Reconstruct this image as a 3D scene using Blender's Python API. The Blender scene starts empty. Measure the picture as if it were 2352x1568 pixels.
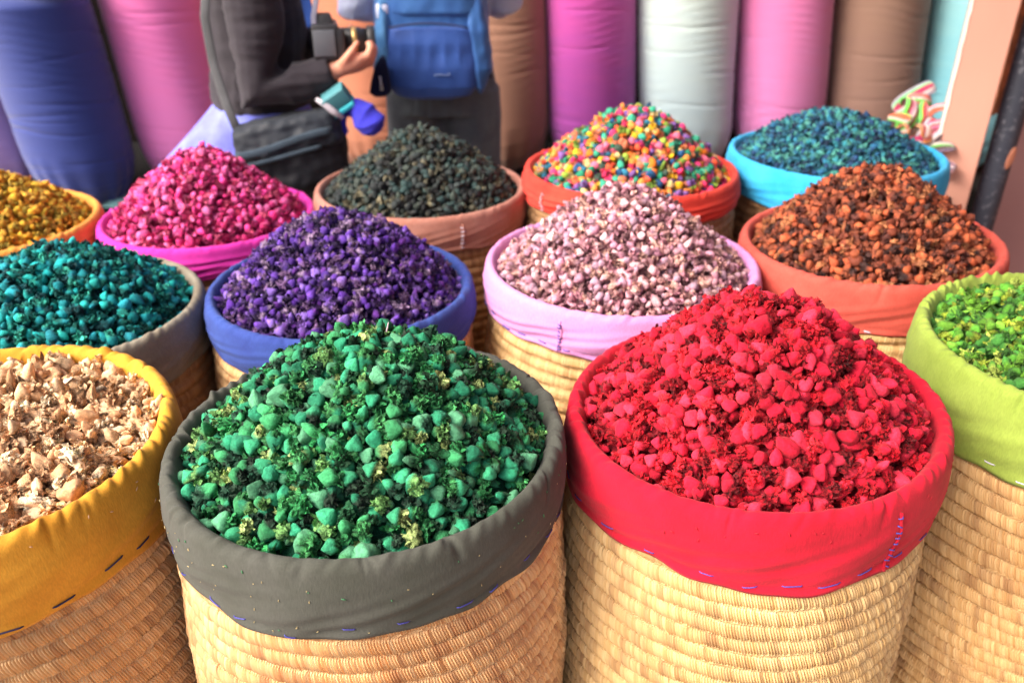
import bpy, bmesh, math, random
import numpy as np
from mathutils import Vector, Matrix, noise as mnoise

R = math.radians
PI = math.pi
S = bpy.context.scene
COL = S.collection

# ---------------------------------------------------------------- camera, light, exposure
F_PX, PITCH, CAM_H = 1890.0, R(28.0), 1.45        # focal length in px of a 2352 px wide frame
cam_d = bpy.data.cameras.new('camera')
cam = bpy.data.objects.new('camera', cam_d); COL.objects.link(cam)
cam.location = (0, 0, CAM_H); cam.rotation_euler = (R(90) - PITCH, 0, 0)
cam_d.sensor_width = 36.0; cam_d.lens = F_PX / 2352 * 36.0
cam_d.clip_start = 0.02; cam_d.clip_end = 300
cam_d.dof.use_dof = True; cam_d.dof.focus_distance = 0.98; cam_d.dof.aperture_fstop = 3.9
S.camera = cam

SUN_AZ, SUN_EL = R(-116), R(42)                    # azimuth from +Y towards +X
w = bpy.data.worlds.new('World'); S.world = w; w.use_nodes = True
nt = w.node_tree; bg = nt.nodes['Background']
sky = nt.nodes.new('ShaderNodeTexSky'); sky.sky_type = 'NISHITA'; sky.sun_disc = False
sky.sun_elevation = SUN_EL; sky.sun_rotation = SUN_AZ
sky.air_density = .8; sky.dust_density = 7.0; sky.ozone_density = .5
nt.links.new(sky.outputs[0], bg.inputs[0]); bg.inputs[1].default_value = 0.15
sd = bpy.data.lights.new('sun', 'SUN'); sd.energy = 2.8; sd.angle = R(45); sd.color = (1.0, 0.93, 0.84)
so = bpy.data.objects.new('sun', sd); COL.objects.link(so)
sdir = Vector((math.sin(SUN_AZ) * math.cos(SUN_EL), math.cos(SUN_AZ) * math.cos(SUN_EL), math.sin(SUN_EL)))
so.rotation_euler = sdir.to_track_quat('Z', 'Y').to_euler(); so.location = (-3, 0, 4)
S.view_settings.view_transform = 'Standard'; S.view_settings.look = 'None'
S.view_settings.exposure = 1.06; S.view_settings.gamma = 1.0
try:
    S.cycles.max_bounces = 6; S.cycles.use_denoising = True
except Exception: pass

rng = np.random.default_rng(7)
rnd = random.Random(5)

def at(px, py, Y):
    """world point on the plane y=Y seen at a pixel of the 2352 x 1568 frame"""
    u, v = (px - 1176) / F_PX, (784 - py) / F_PX
    d = Vector((u, math.cos(PITCH) + v * math.sin(PITCH), -math.sin(PITCH) + v * math.cos(PITCH)))
    t = Y / d.y
    return Vector((d.x * t, Y, CAM_H + d.z * t))

def px_size(n, Y, py=300):
    p, q = at(1176, py, Y), at(1176 + n, py, Y)
    return (q - p).length

# ---------------------------------------------------------------- materials
def lin(c):
    return tuple((x / 12.92 if x <= 0.04045 else ((x + 0.055) / 1.055) ** 2.4) for x in c)
def rgb(r, g, b): return lin((r / 255, g / 255, b / 255))

def new_mat(name):
    m = bpy.data.materials.new(name); m.use_nodes = True
    n = m.node_tree; return m, n, n.nodes['Principled BSDF']
def N(n, t, **kw):
    x = n.nodes.new(t)
    for k, v in kw.items():
        if k.startswith('i_'):
            key = k[2:]; x.inputs[int(key) if key.isdigit() else key].default_value = v
        else: setattr(x, k, v)
    return x
def mathn(n, op, a, b=None, clamp=False):
    x = n.nodes.new('ShaderNodeMath'); x.operation = op; x.use_clamp = clamp
    for i, v in enumerate((a, b)):
        if v is None: continue
        if isinstance(v, (int, float)): x.inputs[i].default_value = v
        else: n.links.new(v, x.inputs[i])
    return x.outputs[0]
def mixc(n, f, a, b, mode='MIX'):
    x = n.nodes.new('ShaderNodeMix'); x.data_type = 'RGBA'; x.blend_type = mode
    for k, v in ((0, f), (6, a), (7, b)):
        if isinstance(v, (int, float)): x.inputs[k].default_value = v
        elif isinstance(v, (tuple, list)): x.inputs[k].default_value = (*v[:3], 1)
        else: n.links.new(v, x.inputs[k])
    return x.outputs[2]

def cloth_mat(name, col, col2=None, weave=560.0, var=0.25, rough=0.9, scale=14.0, sheen=0.05, bump=0.0006):
    m, n, b = new_mat(name)
    tc = N(n, 'ShaderNodeTexCoord')
    nz = N(n, 'ShaderNodeTexNoise', i_Scale=scale, i_Detail=5.0, i_Roughness=0.6)
    n.links.new(tc.outputs['Object'], nz.inputs['Vector'])
    c2 = col2 or tuple(x * (1 - var) for x in col)
    cr = N(n, 'ShaderNodeMapRange'); cr.inputs[1].default_value = .35; cr.inputs[2].default_value = .65
    n.links.new(nz.outputs[0], cr.inputs[0])
    base = mixc(n, cr.outputs[0], col, c2)
    fine = N(n, 'ShaderNodeTexNoise', i_Scale=weave, i_Detail=2.0)
    mp = N(n, 'ShaderNodeMapping'); mp.inputs['Scale'].default_value = (1, 1, 0.25)
    n.links.new(tc.outputs['Object'], mp.inputs[0]); n.links.new(mp.outputs[0], fine.inputs['Vector'])
    f2 = N(n, 'ShaderNodeMapRange'); f2.inputs[3].default_value = .74; f2.inputs[4].default_value = 1.22
    n.links.new(fine.outputs[0], f2.inputs[0])
    cc = n.nodes.new('ShaderNodeCombineColor')
    for i in range(3): n.links.new(f2.outputs[0], cc.inputs[i])
    base = mixc(n, 1.0, base, cc.outputs[0], 'MULTIPLY')
    n.links.new(base, b.inputs['Base Color']); b.inputs['Roughness'].default_value = rough
    b.inputs['Sheen Weight'].default_value = sheen; b.inputs['Sheen Roughness'].default_value = .6
    b.inputs['Specular IOR Level'].default_value = 0.2
    bp = N(n, 'ShaderNodeBump', i_Strength=0.5, i_Distance=bump)
    n.links.new(fine.outputs[0], bp.inputs['Height']); n.links.new(bp.outputs[0], b.inputs['Normal'])
    return m

def plain_mat(name, col, rough=.6, metal=0.0, var=.15, scale=30.0, spec=.4):
    m, n, b = new_mat(name)
    tc = N(n, 'ShaderNodeTexCoord')
    nz = N(n, 'ShaderNodeTexNoise', i_Scale=scale, i_Detail=4.0)
    n.links.new(tc.outputs['Object'], nz.inputs['Vector'])
    base = mixc(n, nz.outputs[0], tuple(x * (1 - var) for x in col), tuple(min(1, x * (1 + var)) for x in col))
    n.links.new(base, b.inputs['Base Color'])
    b.inputs['Roughness'].default_value = rough; b.inputs['Metallic'].default_value = metal
    b.inputs['Specular IOR Level'].default_value = spec
    return m

def bud_mat(name, sheen=.25, rough=.85, noise_scale=260.0, spec=.25):
    m, n, b = new_mat(name)
    at_ = N(n, 'ShaderNodeAttribute', attribute_name='tint')
    tc = N(n, 'ShaderNodeTexCoord')
    nz = N(n, 'ShaderNodeTexNoise', i_Scale=noise_scale, i_Detail=4.0, i_Roughness=.7)
    n.links.new(tc.outputs['Object'], nz.inputs['Vector'])
    mr = N(n, 'ShaderNodeMapRange'); mr.inputs[1].default_value = .25; mr.inputs[2].default_value = .75
    mr.inputs[3].default_value = .62; mr.inputs[4].default_value = 1.3
    n.links.new(nz.outputs[0], mr.inputs[0])
    cc = n.nodes.new('ShaderNodeCombineColor')
    for i in range(3): n.links.new(mr.outputs[0], cc.inputs[i])
    base = mixc(n, 1.0, at_.outputs['Color'], cc.outputs[0], 'MULTIPLY')
    n3 = N(n, 'ShaderNodeTexNoise', i_Scale=95.0, i_Detail=5.0, i_Roughness=.75, i_Distortion=.6)
    n.links.new(tc.outputs['Object'], n3.inputs['Vector'])
    m3 = N(n, 'ShaderNodeMapRange'); m3.inputs[1].default_value = .50; m3.inputs[2].default_value = .68
    m3.inputs[3].default_value = 0; m3.inputs[4].default_value = .35; n.links.new(n3.outputs[0], m3.inputs[0])
    base = mixc(n, m3.outputs[0], base, mixc(n, 1.0, base, (.42, .38, .40), 'MULTIPLY'))
    n2 = N(n, 'ShaderNodeTexNoise', i_Scale=620.0, i_Detail=3.0, i_Roughness=.6, i_Distortion=1.2)
    n.links.new(tc.outputs['Object'], n2.inputs['Vector'])
    m2 = N(n, 'ShaderNodeMapRange'); m2.inputs[1].default_value = .36; m2.inputs[2].default_value = .64
    m2.inputs[3].default_value = .30; m2.inputs[4].default_value = 1.75
    n.links.new(n2.outputs[0], m2.inputs[0])
    c2 = n.nodes.new('ShaderNodeCombineColor')
    for i in range(3): n.links.new(m2.outputs[0], c2.inputs[i])
    base = mixc(n, mathn(n, 'ADD', mathn(n, 'MULTIPLY', at_.outputs['Alpha'], .75), .18), base, mixc(n, 1.0, base, c2.outputs[0], 'MULTIPLY'))
    n.links.new(base, b.inputs['Base Color'])
    b.inputs['Roughness'].default_value = rough; b.inputs['Sheen Weight'].default_value = sheen
    b.inputs['Sheen Roughness'].default_value = .5; b.inputs['Specular IOR Level'].default_value = spec
    bp = N(n, 'ShaderNodeBump', i_Strength=.9, i_Distance=.0022)
    n.links.new(nz.outputs[0], bp.inputs['Height']); n.links.new(bp.outputs[0], b.inputs['Normal'])
    return m

def straw_mat(name, c1, c2, c3):
    """UV: x counts wrapped strands, y counts coils"""
    m, n, b = new_mat(name)
    uv = N(n, 'ShaderNodeUVMap'); sp = N(n, 'ShaderNodeSeparateXYZ'); n.links.new(uv.outputs[0], sp.inputs[0])
    su = mathn(n, 'FLOOR', sp.outputs[0]); sv = mathn(n, 'FLOOR', sp.outputs[1])
    gu = mathn(n, 'FLOOR', mathn(n, 'ADD', mathn(n, 'DIVIDE', su, 9.0), mathn(n, 'MULTIPLY', sv, .37)))
    def wn(a, bb):
        c = n.nodes.new('ShaderNodeCombineXYZ'); n.links.new(a, c.inputs[0]); n.links.new(bb, c.inputs[1])
        x = N(n, 'ShaderNodeTexWhiteNoise', noise_dimensions='2D'); n.links.new(c.outputs[0], x.inputs[0])
        return x.outputs[0]
    w1, w2 = wn(su, sv), wn(gu, sv)
    base = mixc(n, w1, c1, c2)
    cv = n.nodes.new('ShaderNodeCombineXYZ'); n.links.new(mathn(n, 'MULTIPLY', su, .11), cv.inputs[0]); n.links.new(mathn(n, 'MULTIPLY', sv, 7.31), cv.inputs[1])
    gz = N(n, 'ShaderNodeTexNoise', noise_dimensions='2D', i_Scale=1.0, i_Detail=3.0, i_Roughness=.65); n.links.new(cv.outputs[0], gz.inputs['Vector'])
    gr = N(n, 'ShaderNodeMapRange'); gr.inputs[1].default_value = .52; gr.inputs[2].default_value = .70; n.links.new(gz.outputs[0], gr.inputs[0])
    dark = mathn(n, 'MULTIPLY', gr.outputs[0], .8)
    base = mixc(n, dark, base, c3)
    tc = N(n, 'ShaderNodeTexCoord')
    nz = N(n, 'ShaderNodeTexNoise', i_Scale=9.0, i_Detail=3.0); n.links.new(tc.outputs['Object'], nz.inputs['Vector'])
    pr = N(n, 'ShaderNodeMapRange'); pr.inputs[1].default_value = .35; pr.inputs[2].default_value = .7
    pr.inputs[3].default_value = 0; pr.inputs[4].default_value = .45
    n.links.new(nz.outputs[0], pr.inputs[0])
    base = mixc(n, pr.outputs[0], base, c3)
    n.links.new(base, b.inputs['Base Color'])
    b.inputs['Roughness'].default_value = .6; b.inputs['Specular IOR Level'].default_value = .3
    fr = mathn(n, 'FRACT', sp.outputs[0])
    h = mathn(n, 'SINE', mathn(n, 'MULTIPLY', fr, PI))
    h = mathn(n, 'MULTIPLY', mathn(n, 'POWER', h, .5), mathn(n, 'ADD', mathn(n, 'MULTIPLY', w1, .7), .5))
    bp = N(n, 'ShaderNodeBump', i_Strength=.9, i_Distance=.0016)
    n.links.new(h, bp.inputs['Height']); n.links.new(bp.outputs[0], b.inputs['Normal'])
    return m

# ---------------------------------------------------------------- mesh helpers
def mesh_np(name, V, T, uv=None, tint=None, smooth=True):
    """V (n,3), T (m,3) or (m,4)"""
    V = np.asarray(V, np.float32); T = np.asarray(T, np.int32); k = T.shape[1]
    me = bpy.data.meshes.new(name)
    me.vertices.add(len(V)); me.vertices.foreach_set('co', V.ravel())
    me.loops.add(T.size); me.loops.foreach_set('vertex_index', T.ravel())
    me.polygons.add(len(T)); me.polygons.foreach_set('loop_start', np.arange(0, T.size, k, dtype=np.int32))
    me.polygons.foreach_set('loop_total', np.full(len(T), k, np.int32))
    me.update(calc_edges=True)
    if uv is not None:
        l = me.uv_layers.new(name='UVMap'); l.data.foreach_set('uv', np.asarray(uv, np.float32)[T.ravel()].ravel())
    if tint is not None:
        a = me.attributes.new('tint', 'FLOAT_COLOR', 'POINT')
        c = np.ones((len(V), 4), np.float32); c[:, :tint.shape[1]] = tint; a.data.foreach_set('color', c.ravel())
    me.polygons.foreach_set('use_smooth', np.full(len(T), smooth))
    me.validate(clean_customdata=False)
    return me

WORLD_ROOTS = set()
def link(name, me, mat=None, parent=None, loc=None, rot=None):
    o = bpy.data.objects.new(name, me); COL.objects.link(o)

    if mat is not None and me is not None: me.materials.clear(); me.materials.append(mat)
    if parent: o.parent = parent
    if parent and parent.name in WORLD_ROOTS: o.matrix_parent_inverse = Matrix.Translation(-parent.location)
    if loc is not None: o.location = loc
    if rot is not None: o.rotation_euler = rot
    return o
def tag(o, label=None, cat=None, group=None, kind=None):
    for k, v in (('label', label), ('category', cat), ('group', group), ('kind', kind)):
        if v: o[k] = v
    return o
def empty(name, loc, label, cat, group=None):
    o = bpy.data.objects.new(name, None); COL.objects.link(o); o.location = loc
    o.empty_display_size = .1
    return tag(o, label, cat, group)

class MB:
    """collects pieces into one mesh"""
    def __init__(s): s.v = []; s.f = []
    def add(s, V, Fc):
        k = len(s.v); s.v += [tuple(v) for v in V]; s.f += [tuple(i + k for i in f) for f in Fc]
    def box(s, c, size, rot=None, taper=0):
        M = (rot if isinstance(rot, Matrix) else Matrix.Identity(3))
        V = []
        for z in (-1, 1):
            for x, y in ((-1, -1), (1, -1), (1, 1), (-1, 1)):
                k = 1 - taper * (z > 0)
                V.append(Vector(c) + M @ Vector((x * size[0] / 2 * k, y * size[1] / 2 * k, z * size[2] / 2)))
        s.add(V, [(3, 2, 1, 0), (4, 5, 6, 7), (0, 1, 5, 4), (1, 2, 6, 5), (2, 3, 7, 6), (3, 0, 4, 7)])
    def rings(s, rings, seg=20, power=2.0, cap=True):
        """rings: (centre, axis_a, axis_b) ellipse vectors"""
        V = []; k = len(rings)
        for c, a, b in rings:
            for i in range(seg):
                t = 2 * PI * i / seg; ct, st = math.cos(t), math.sin(t)
                ct = math.copysign(abs(ct) ** (2 / power), ct); st = math.copysign(abs(st) ** (2 / power), st)
                V.append(Vector(c) + Vector(a) * ct + Vector(b) * st)
        Fc = [(j * seg + i, j * seg + (i + 1) % seg, (j + 1) * seg + (i + 1) % seg, (j + 1) * seg + i) for j in range(k - 1) for i in range(seg)]
        if cap: Fc += [tuple(range(seg))[::-1], tuple((k - 1) * seg + i for i in range(seg))]
        s.add(V, Fc)
    def tube(s, pts, rad, seg=12, flat=1.0, up=(0, 0, 1)):
        pts = [Vector(p) for p in pts]; n = len(pts)
        if not hasattr(rad, '__len__'): rad = [rad] * n
        rs = []; prev = None
        for i, p in enumerate(pts):
            t = (pts[min(i + 1, n - 1)] - pts[max(i - 1, 0)]).normalized()
            if prev is None:
                u = Vector(up)
                if abs(u.dot(t)) > .95: u = Vector((1, 0, 0))
                a = (u - t * u.dot(t)).normalized()
            else: a = (prev - t * prev.dot(t)).normalized()
            prev = a; b = t.cross(a)
            rs.append((p, a * rad[i], b * rad[i] * flat))
        s.rings(rs, seg)
    def ball(s, c, r, seg=14, n=8):
        r = Vector(r) if hasattr(r, '__len__') else Vector((r, r, r))
        s.rings([(Vector(c) + Vector((0, 0, -r.z * math.cos(PI * (j + .02) / (n + .04)))), Vector((r.x, 0, 0)) * max(.02, math.sin(PI * j / n)), Vector((0, r.y, 0)) * max(.02, math.sin(PI * j / n))) for j in range(n + 1)], seg)
    def mesh(s, name, smooth=True):
        me = bpy.data.meshes.new(name); me.from_pydata(s.v, [], s.f); me.update()
        for p in me.polygons: p.use_smooth = smooth
        return me
    def build(s, name, mat, parent=None, smooth=True, bevel=0.0, remesh=0.0, relax=6, disp=None, sub=0):
        me = s.mesh(name, smooth)
        if bevel or remesh or sub:
            o = bpy.data.objects.new('tmp', me); COL.objects.link(o)
            if remesh:
                m = o.modifiers.new('r', 'REMESH'); m.mode = 'VOXEL'; m.voxel_size = remesh; m.use_smooth_shade = True
                if relax:
                    m = o.modifiers.new('s', 'SMOOTH'); m.factor = .5; m.iterations = relax
            if bevel:
                m = o.modifiers.new('b', 'BEVEL'); m.width = bevel; m.segments = 3; m.limit_method = 'ANGLE'
            if sub:
                m = o.modifiers.new('u', 'SUBSURF'); m.levels = sub; m.render_levels = sub
            dg = bpy.context.evaluated_depsgraph_get()
            m2 = bpy.data.meshes.new_from_object(o.evaluated_get(dg)); bpy.data.objects.remove(o); bpy.data.meshes.remove(me)
            me = m2; me.name = name
            if smooth:
                for p in me.polygons: p.use_smooth = True
        if disp:
            ns = [v.normal.copy() for v in me.vertices]
            for v, nn in zip(me.vertices, ns): v.co += nn * disp(v.co)
            me.update()
        return link(name, me, mat, parent)

def per_noise(theta, freqs, amp, rg):
    out = np.zeros_like(theta)
    for f in freqs: out += np.sin(theta * f + rg.uniform(0, 6.28)) * rg.uniform(.5, 1)
    return out * amp / math.sqrt(len(freqs))

def grid_faces(nr, nc, wrap=True):
    i, j = np.meshgrid(np.arange(nr - 1), np.arange(nc if wrap else nc - 1), indexing='ij')
    j2 = (j + 1) % nc
    return np.stack([i * nc + j, i * nc + j2, (i + 1) * nc + j2, (i + 1) * nc + j], -1).reshape(-1, 4)

# ---------------------------------------------------------------- setting
def make_ground():
    n = 60; xs = np.linspace(-1, 1, n); X, Y = np.meshgrid(np.sign(xs) * np.abs(xs) ** 3 * 80, np.sign(xs) * np.abs(xs) ** 3 * 80 + 2, indexing='ij')
    V = np.stack([X, Y, 0 * X], -1).reshape(-1, 3)
    m, nn, b = new_mat('dusty_paving')
    tc = N(nn, 'ShaderNodeTexCoord'); nz = N(nn, 'ShaderNodeTexNoise', i_Scale=3.0, i_Detail=9.0)
    nn.links.new(tc.outputs['Object'], nz.inputs['Vector'])
    nn.links.new(mixc(nn, nz.outputs[0], (.22, .18, .14), (.32, .26, .21)), b.inputs['Base Color'])
    b.inputs['Roughness'].default_value = .95
    bp = N(nn, 'ShaderNodeBump', i_Strength=.6, i_Distance=.01); nn.links.new(nz.outputs[0], bp.inputs['Height']); nn.links.new(bp.outputs[0], b.inputs['Normal'])
    tag(link('ground', mesh_np('ground', V, grid_faces(n, n, False)[:, ::-1]), m), kind='structure')
make_ground()

def make_wall_():
    mt = plain_mat('dark_plaster', (.010, .008, .008), rough=1.0, var=.4, scale=4.0, spec=0.0)
    b = MB(); b.box((0.3, 4.6, 1.6), (9.0, .2, 3.2))
    tag(b.build('back_wall', mt, smooth=False), 'dark plaster wall behind the row of tall cloth sacks', 'wall')
make_wall_()
def make_light_blockers():
    # unseen sheet overhead and wall on the right, added to block sky light
    b = MB(); V = []; n1, n2 = 24, 12
    for k in (0, 1):
        for i in range(n1 + 1):
            for j in range(n2 + 1):
                V.append((-.7 + 5.2 * i / n1, -.3 + 2.9 * j / n2, 3.05 - .08 * abs(math.sin(j * PI / 4)) + .012 * k))
    K = (n1 + 1) * (n2 + 1); Fc = []
    for k in (0, 1):
        for i in range(n1):
            for j in range(n2):
                a = k * K + i * (n2 + 1) + j; f = (a, a + n2 + 1, a + n2 + 2, a + 1); Fc.append(f if k else f[::-1])
    b.add(V, Fc)
    tag(b.build('sky_blocker', cloth_mat('blocker_canvas', rgb(150, 120, 96), weave=300)), 'unseen brown cloth sheet added overhead to block sky light', 'sky_blocker')
    b = MB(); b.box((3.3, 1.6, 1.7), (.25, 6.2, 3.4))
    tag(b.build('blocker_wall', plain_mat('blocker_plaster', rgb(150, 96, 70), rough=.95, scale=3.0), smooth=False), 'unseen ochre plaster wall added on the right to block sky light', 'wall')
make_light_blockers()

# ---------------------------------------------------------------- baskets
STRAW = {
 'warm': straw_mat('straw_warm', (.74, .42, .18), (.90, .62, .32), (.40, .17, .075)),
 'pale': straw_mat('straw_pale', (.62, .40, .165), (.78, .56, .28), (.36, .20, .09)),
 'brown': straw_mat('straw_brown', (.70, .43, .19), (.88, .60, .31), (.40, .20, .09)),
 'gold': straw_mat('straw_gold', (.58, .35, .14), (.76, .52, .25), (.34, .18, .08)),
 'dark': straw_mat('straw_dark', (.30, .16, .075), (.42, .25, .12), (.15, .07, .035)),
}

def basket(key, x, y, z, r, drop, straw, cloth, hi, label, tilt=(0, 0), wr=None, folds=0.0, gather=0.0028, stitch=None, seam=None, hem_amp=.006, zc=.023):
    """z: height of the widest line of the cloth rim above the ground"""
    rg = np.random.default_rng(abs(hash(key)) % 1000 if False else sum(map(ord, key)) * 13)
    root = empty('woven_basket', (x, y, 0), label, 'basket', 'woven baskets of dried flowers')
    tx, ty = tilt                                     # slope of the rim plane
    # --- body
    pitch = .0031 if hi else .0046
    R0 = r - .021
    ns = int(2 * PI * R0 / pitch); spp = 2 if hi else 1
    nc = ns * spp
    top = z - .012; ncoil = int(top / zc)
    rows = []
    for k in range(ncoil + 1):
        q = (8 if k < 20 else 3) if hi else (5 if k < 14 else 3)
        rows += [(k + i / q) for i in range(q)]
    rows = np.array([v for v in rows if v * zc < top] + [top / zc - .001])
    th = np.arange(nc) / nc * 2 * PI + PI      # the join of the coils faces the back
    TH, RV = np.meshgrid(th, rows)
    gid = np.cumsum(rg.random((int(rows.max()) + 2, ns + 1)) < .09, axis=1)
    gr_ = rg.uniform(-1, 1, (int(rows.max()) + 2, int(gid.max()) + 1))
    gv = np.take_along_axis(gr_, gid, axis=1)[np.floor(RV).astype(int), np.broadcast_to((np.arange(nc) / spp).astype(int), RV.shape)]
    fr = RV - np.floor(RV); depth = RV * zc; rel = depth / top
    prof = R0 + .027 * np.sin(np.clip(rel, 0, 1) ** .85 * PI * .9) - .035 * np.clip(rel - .35, 0, 1) ** 1.4
    prof = prof + .0035 * per_noise(TH + RV * .02, (2, 3), 1, rg) * (1 - .5 * rel)
    bump = np.sqrt(np.clip(np.sin(PI * fr), 0, 1)) * .0056
    coil_j = rg.uniform(-.0012, .0012, int(rows.max()) + 2)[np.floor(RV).astype(int)]
    si = (np.floor(np.arange(nc) / spp)).astype(int)
    sj = rg.uniform(-.0011, .0009, (int(rows.max()) + 2, ns + 1))[np.floor(RV).astype(int), np.broadcast_to(si, RV.shape)]
    alt = (np.arange(nc) % spp) * (-.0026 if hi else 0)
    RR = prof + bump + coil_j + gv * .0013 + sj + alt * (fr > 0)
    slant = (fr - .5) * .026 * (1 if hi else 0)
    zz = top - depth - (per_noise(TH, (1, 2, 3, 5), .003, rg)) * np.clip(1 - rel, 0, 1)
    T2 = TH + slant
    cj = np.sin(TH * 7 + np.floor(RV) * 2.1) * .0010 + np.sin(TH * 19 + np.floor(RV) * 4.7) * .0007
    zz = zz + (cj + gv * .0016 * (fr > .01)) * np.clip(rel * 12, 0, 1)
    V = np.stack([RR * np.sin(T2), -RR * np.cos(T2), zz], -1)
    V[..., 2] += (tx * V[..., 0] + ty * V[..., 1]) * np.clip(1 - rel * 1.2, 0, 1)
    V[..., 2] = np.maximum(V[..., 2], 0.0)
    U = np.stack([np.broadcast_to(np.arange(nc) / spp, RV.shape), RV], -1)
    Fc = grid_faces(len(rows), nc)
    me = mesh_np('wicker_body', V.reshape(-1, 3), Fc[:, ::-1], uv=U.reshape(-1, 2), smooth=not hi)
    link('wicker_body', me, STRAW[straw], root)
    # --- cloth collar
    nth = 900 if hi else 480
    t = np.arange(nth) / nth * 2 * PI
    dropt = drop + per_noise(t, (1, 2, 3, 5, 7), hem_amp, rg) + per_noise(t, (11, 17, 23), hem_amp * .25, rg)
    s = np.linspace(0, 1, 40)
    pr = np.array([[-.075, -.075], [-.052, -.040], [-.042, -.016], [-.034, .002], [-.022, .013], [-.010, .010], [-.002, .002], [.001, -.012]])
    # arc-length resample inner roll then drop straight
    a = np.linspace(0, 1, 22); kk = np.linspace(0, 1, len(pr))
    pr2 = np.stack([np.interp(a, kk, pr[:, 0]), np.interp(a, kk, pr[:, 1])], -1)
    for _ in range(2): pr2[1:-1] = (pr2[:-2] + 2 * pr2[1:-1] + pr2[2:]) / 4
    nd = 22
    SS, TT = np.meshgrid(np.arange(22 + nd), t, indexing='ij')
    rad = np.zeros_like(TT); zl = np.zeros_like(TT); out = np.zeros_like(TT)
    for i in range(22):
        rad[i] = r + pr2[i, 0] * .62; zl[i] = pr2[i, 1] * .8
    for i in range(nd):
        f = (i + 1) / nd
        rad[22 + i] = r + .001 + .004 * math.sin(PI * min(1, f * 1.1)) - .003 * f + .002 * (f > .9)
        zl[22 + i] = -.012 - (dropt - .012) * f
        out[22 + i] = f
    inner = np.clip(1 - np.abs(SS - 11) / 9.0, 0, 1)
    g = per_noise(TT + SS * .006, (41, 57, 73, 89, 31, 23), 1, rg)
    env = .35 + .65 * np.clip(per_noise(TT, (2, 3, 5), 1.2, rg), 0, 1)
    g = np.sign(g) * np.abs(g) ** 1.2 * env
    rad += inner * g * gather * .6; zl += inner * g * gather
    for _ in range(64 if hi else 44):
        t0 = rg.uniform(0, 2 * PI); wd = rg.uniform(.008, .022); s0 = rg.uniform(6, 12); s1 = s0 + rg.uniform(5, 15); sl = rg.uniform(-.008, .008)
        dth = (TT - t0 - sl * (SS - s0) + PI) % (2 * PI) - PI
        gs = np.exp(-(dth / wd) ** 2) * np.clip((SS - s0 + 3) / 3, 0, 1) * np.clip((s1 - SS) / 6, 0, 1) * rg.uniform(.3, 1) * gather * .9
        rad -= gs * .8; zl -= gs * np.clip((16 - SS) / 6, 0, 1)
    soft = per_noise(TT * 1.0 + SS * .02, (5, 7, 9, 13), .0022, rg) * np.clip(out * 2, 0, 1)
    rad += soft + .0016 * per_noise(TT + out * 1.3, (3, 8, 14, 19), 1, rg) * np.clip(out * 2, 0, 1)
    if folds:
        ph = per_noise(TT, (1, 2, 3), 1.0, rg)
        rad += folds * (np.abs(np.sin(out * 9.0 + ph)) - .5) * np.clip(out * 4, 0, 1) * np.clip((1 - out) * 5, .2, 1)
    X = rad * np.sin(TT); Yc = -rad * np.cos(TT); Z = z + zl + tx * X + ty * Yc
    V = np.stack([X, Yc, Z], -1).reshape(-1, 3)
    nr = 22 + nd
    # thickness: turn the hem under
    rad2 = rad[-1] - .004; X2 = rad2 * np.sin(t); Y2 = -rad2 * np.cos(t)
    V = np.concatenate([V, np.stack([X2, Y2, z + zl[-1] + .002 + tx * X2 + ty * Y2], -1), np.stack([X2, Y2, z + zl[-1] + .03 + tx * X2 + ty * Y2], -1)])
    me = mesh_np('cloth_collar', V, grid_faces(nr + 2, nth)[:, ::-1])
    col = link('cloth_collar', me, cloth, root)
    Vg = V[:nr * nth].reshape(nr, nth, 3)
    def surf(theta, f, lift=.0012):
        ti = theta / (2 * PI) * nth; i0 = int(ti) % nth; si_ = 21 + f * nd
        j0 = int(si_); fr_ = si_ - j0; j1 = min(j0 + 1, nr - 1)
        p = Vg[j0, i0] * (1 - fr_) + Vg[j1, i0] * fr_
        o = Vector((math.sin(theta), -math.cos(theta), 0))
        return Vector(p) + o * lift
    if stitch:
        sc, every, length, smat = stitch
        th_ = -1.75
        while th_ < 1.75:
            L = length * rnd.uniform(.6, 1.2) / r; f0 = 1 - .010 / drop * rnd.uniform(.7, 1.6); f1 = f0 + rnd.uniform(-.05, .05)
            pts = [surf((th_ + L * q) % (2 * PI), min(.985, f0 + (f1 - f0) * q), .0012 if 0 < q < 1 else -.0006) for q in (0, .15, .5, .85, 1)]
            mb = MB(); mb.tube(pts, sc, seg=6); mb.build('hem_stitch', smat, col)
            th_ += every * rnd.uniform(.7, 1.3) / r
    if seam is not None:
        th0, smat, ns_ = seam
        th0 %= 2 * PI
        ridge = MB(); ridge.tube([surf(th0 + .012 * math.sin(f * 5), f, .0008) for f in np.linspace(0, .99, 14)], .0022, seg=8, flat=.6)
        ridge.build('seam', cloth, col)
        for i in range(ns_):
            f = (i + .5) / ns_ * .95; a0 = rnd.uniform(.010, .020) ; df = rnd.uniform(-.03, .05)
            mb = MB(); mb.tube([surf(th0 - a0, f, .0006), surf(th0, min(.97, f + df / 2), .0034), surf(th0 + a0, min(.98, f + df), .0006)], .0008 if hi else .0012, seg=6)
            mb.build('seam_stitch', smat, col)
    return root, surf

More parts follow.
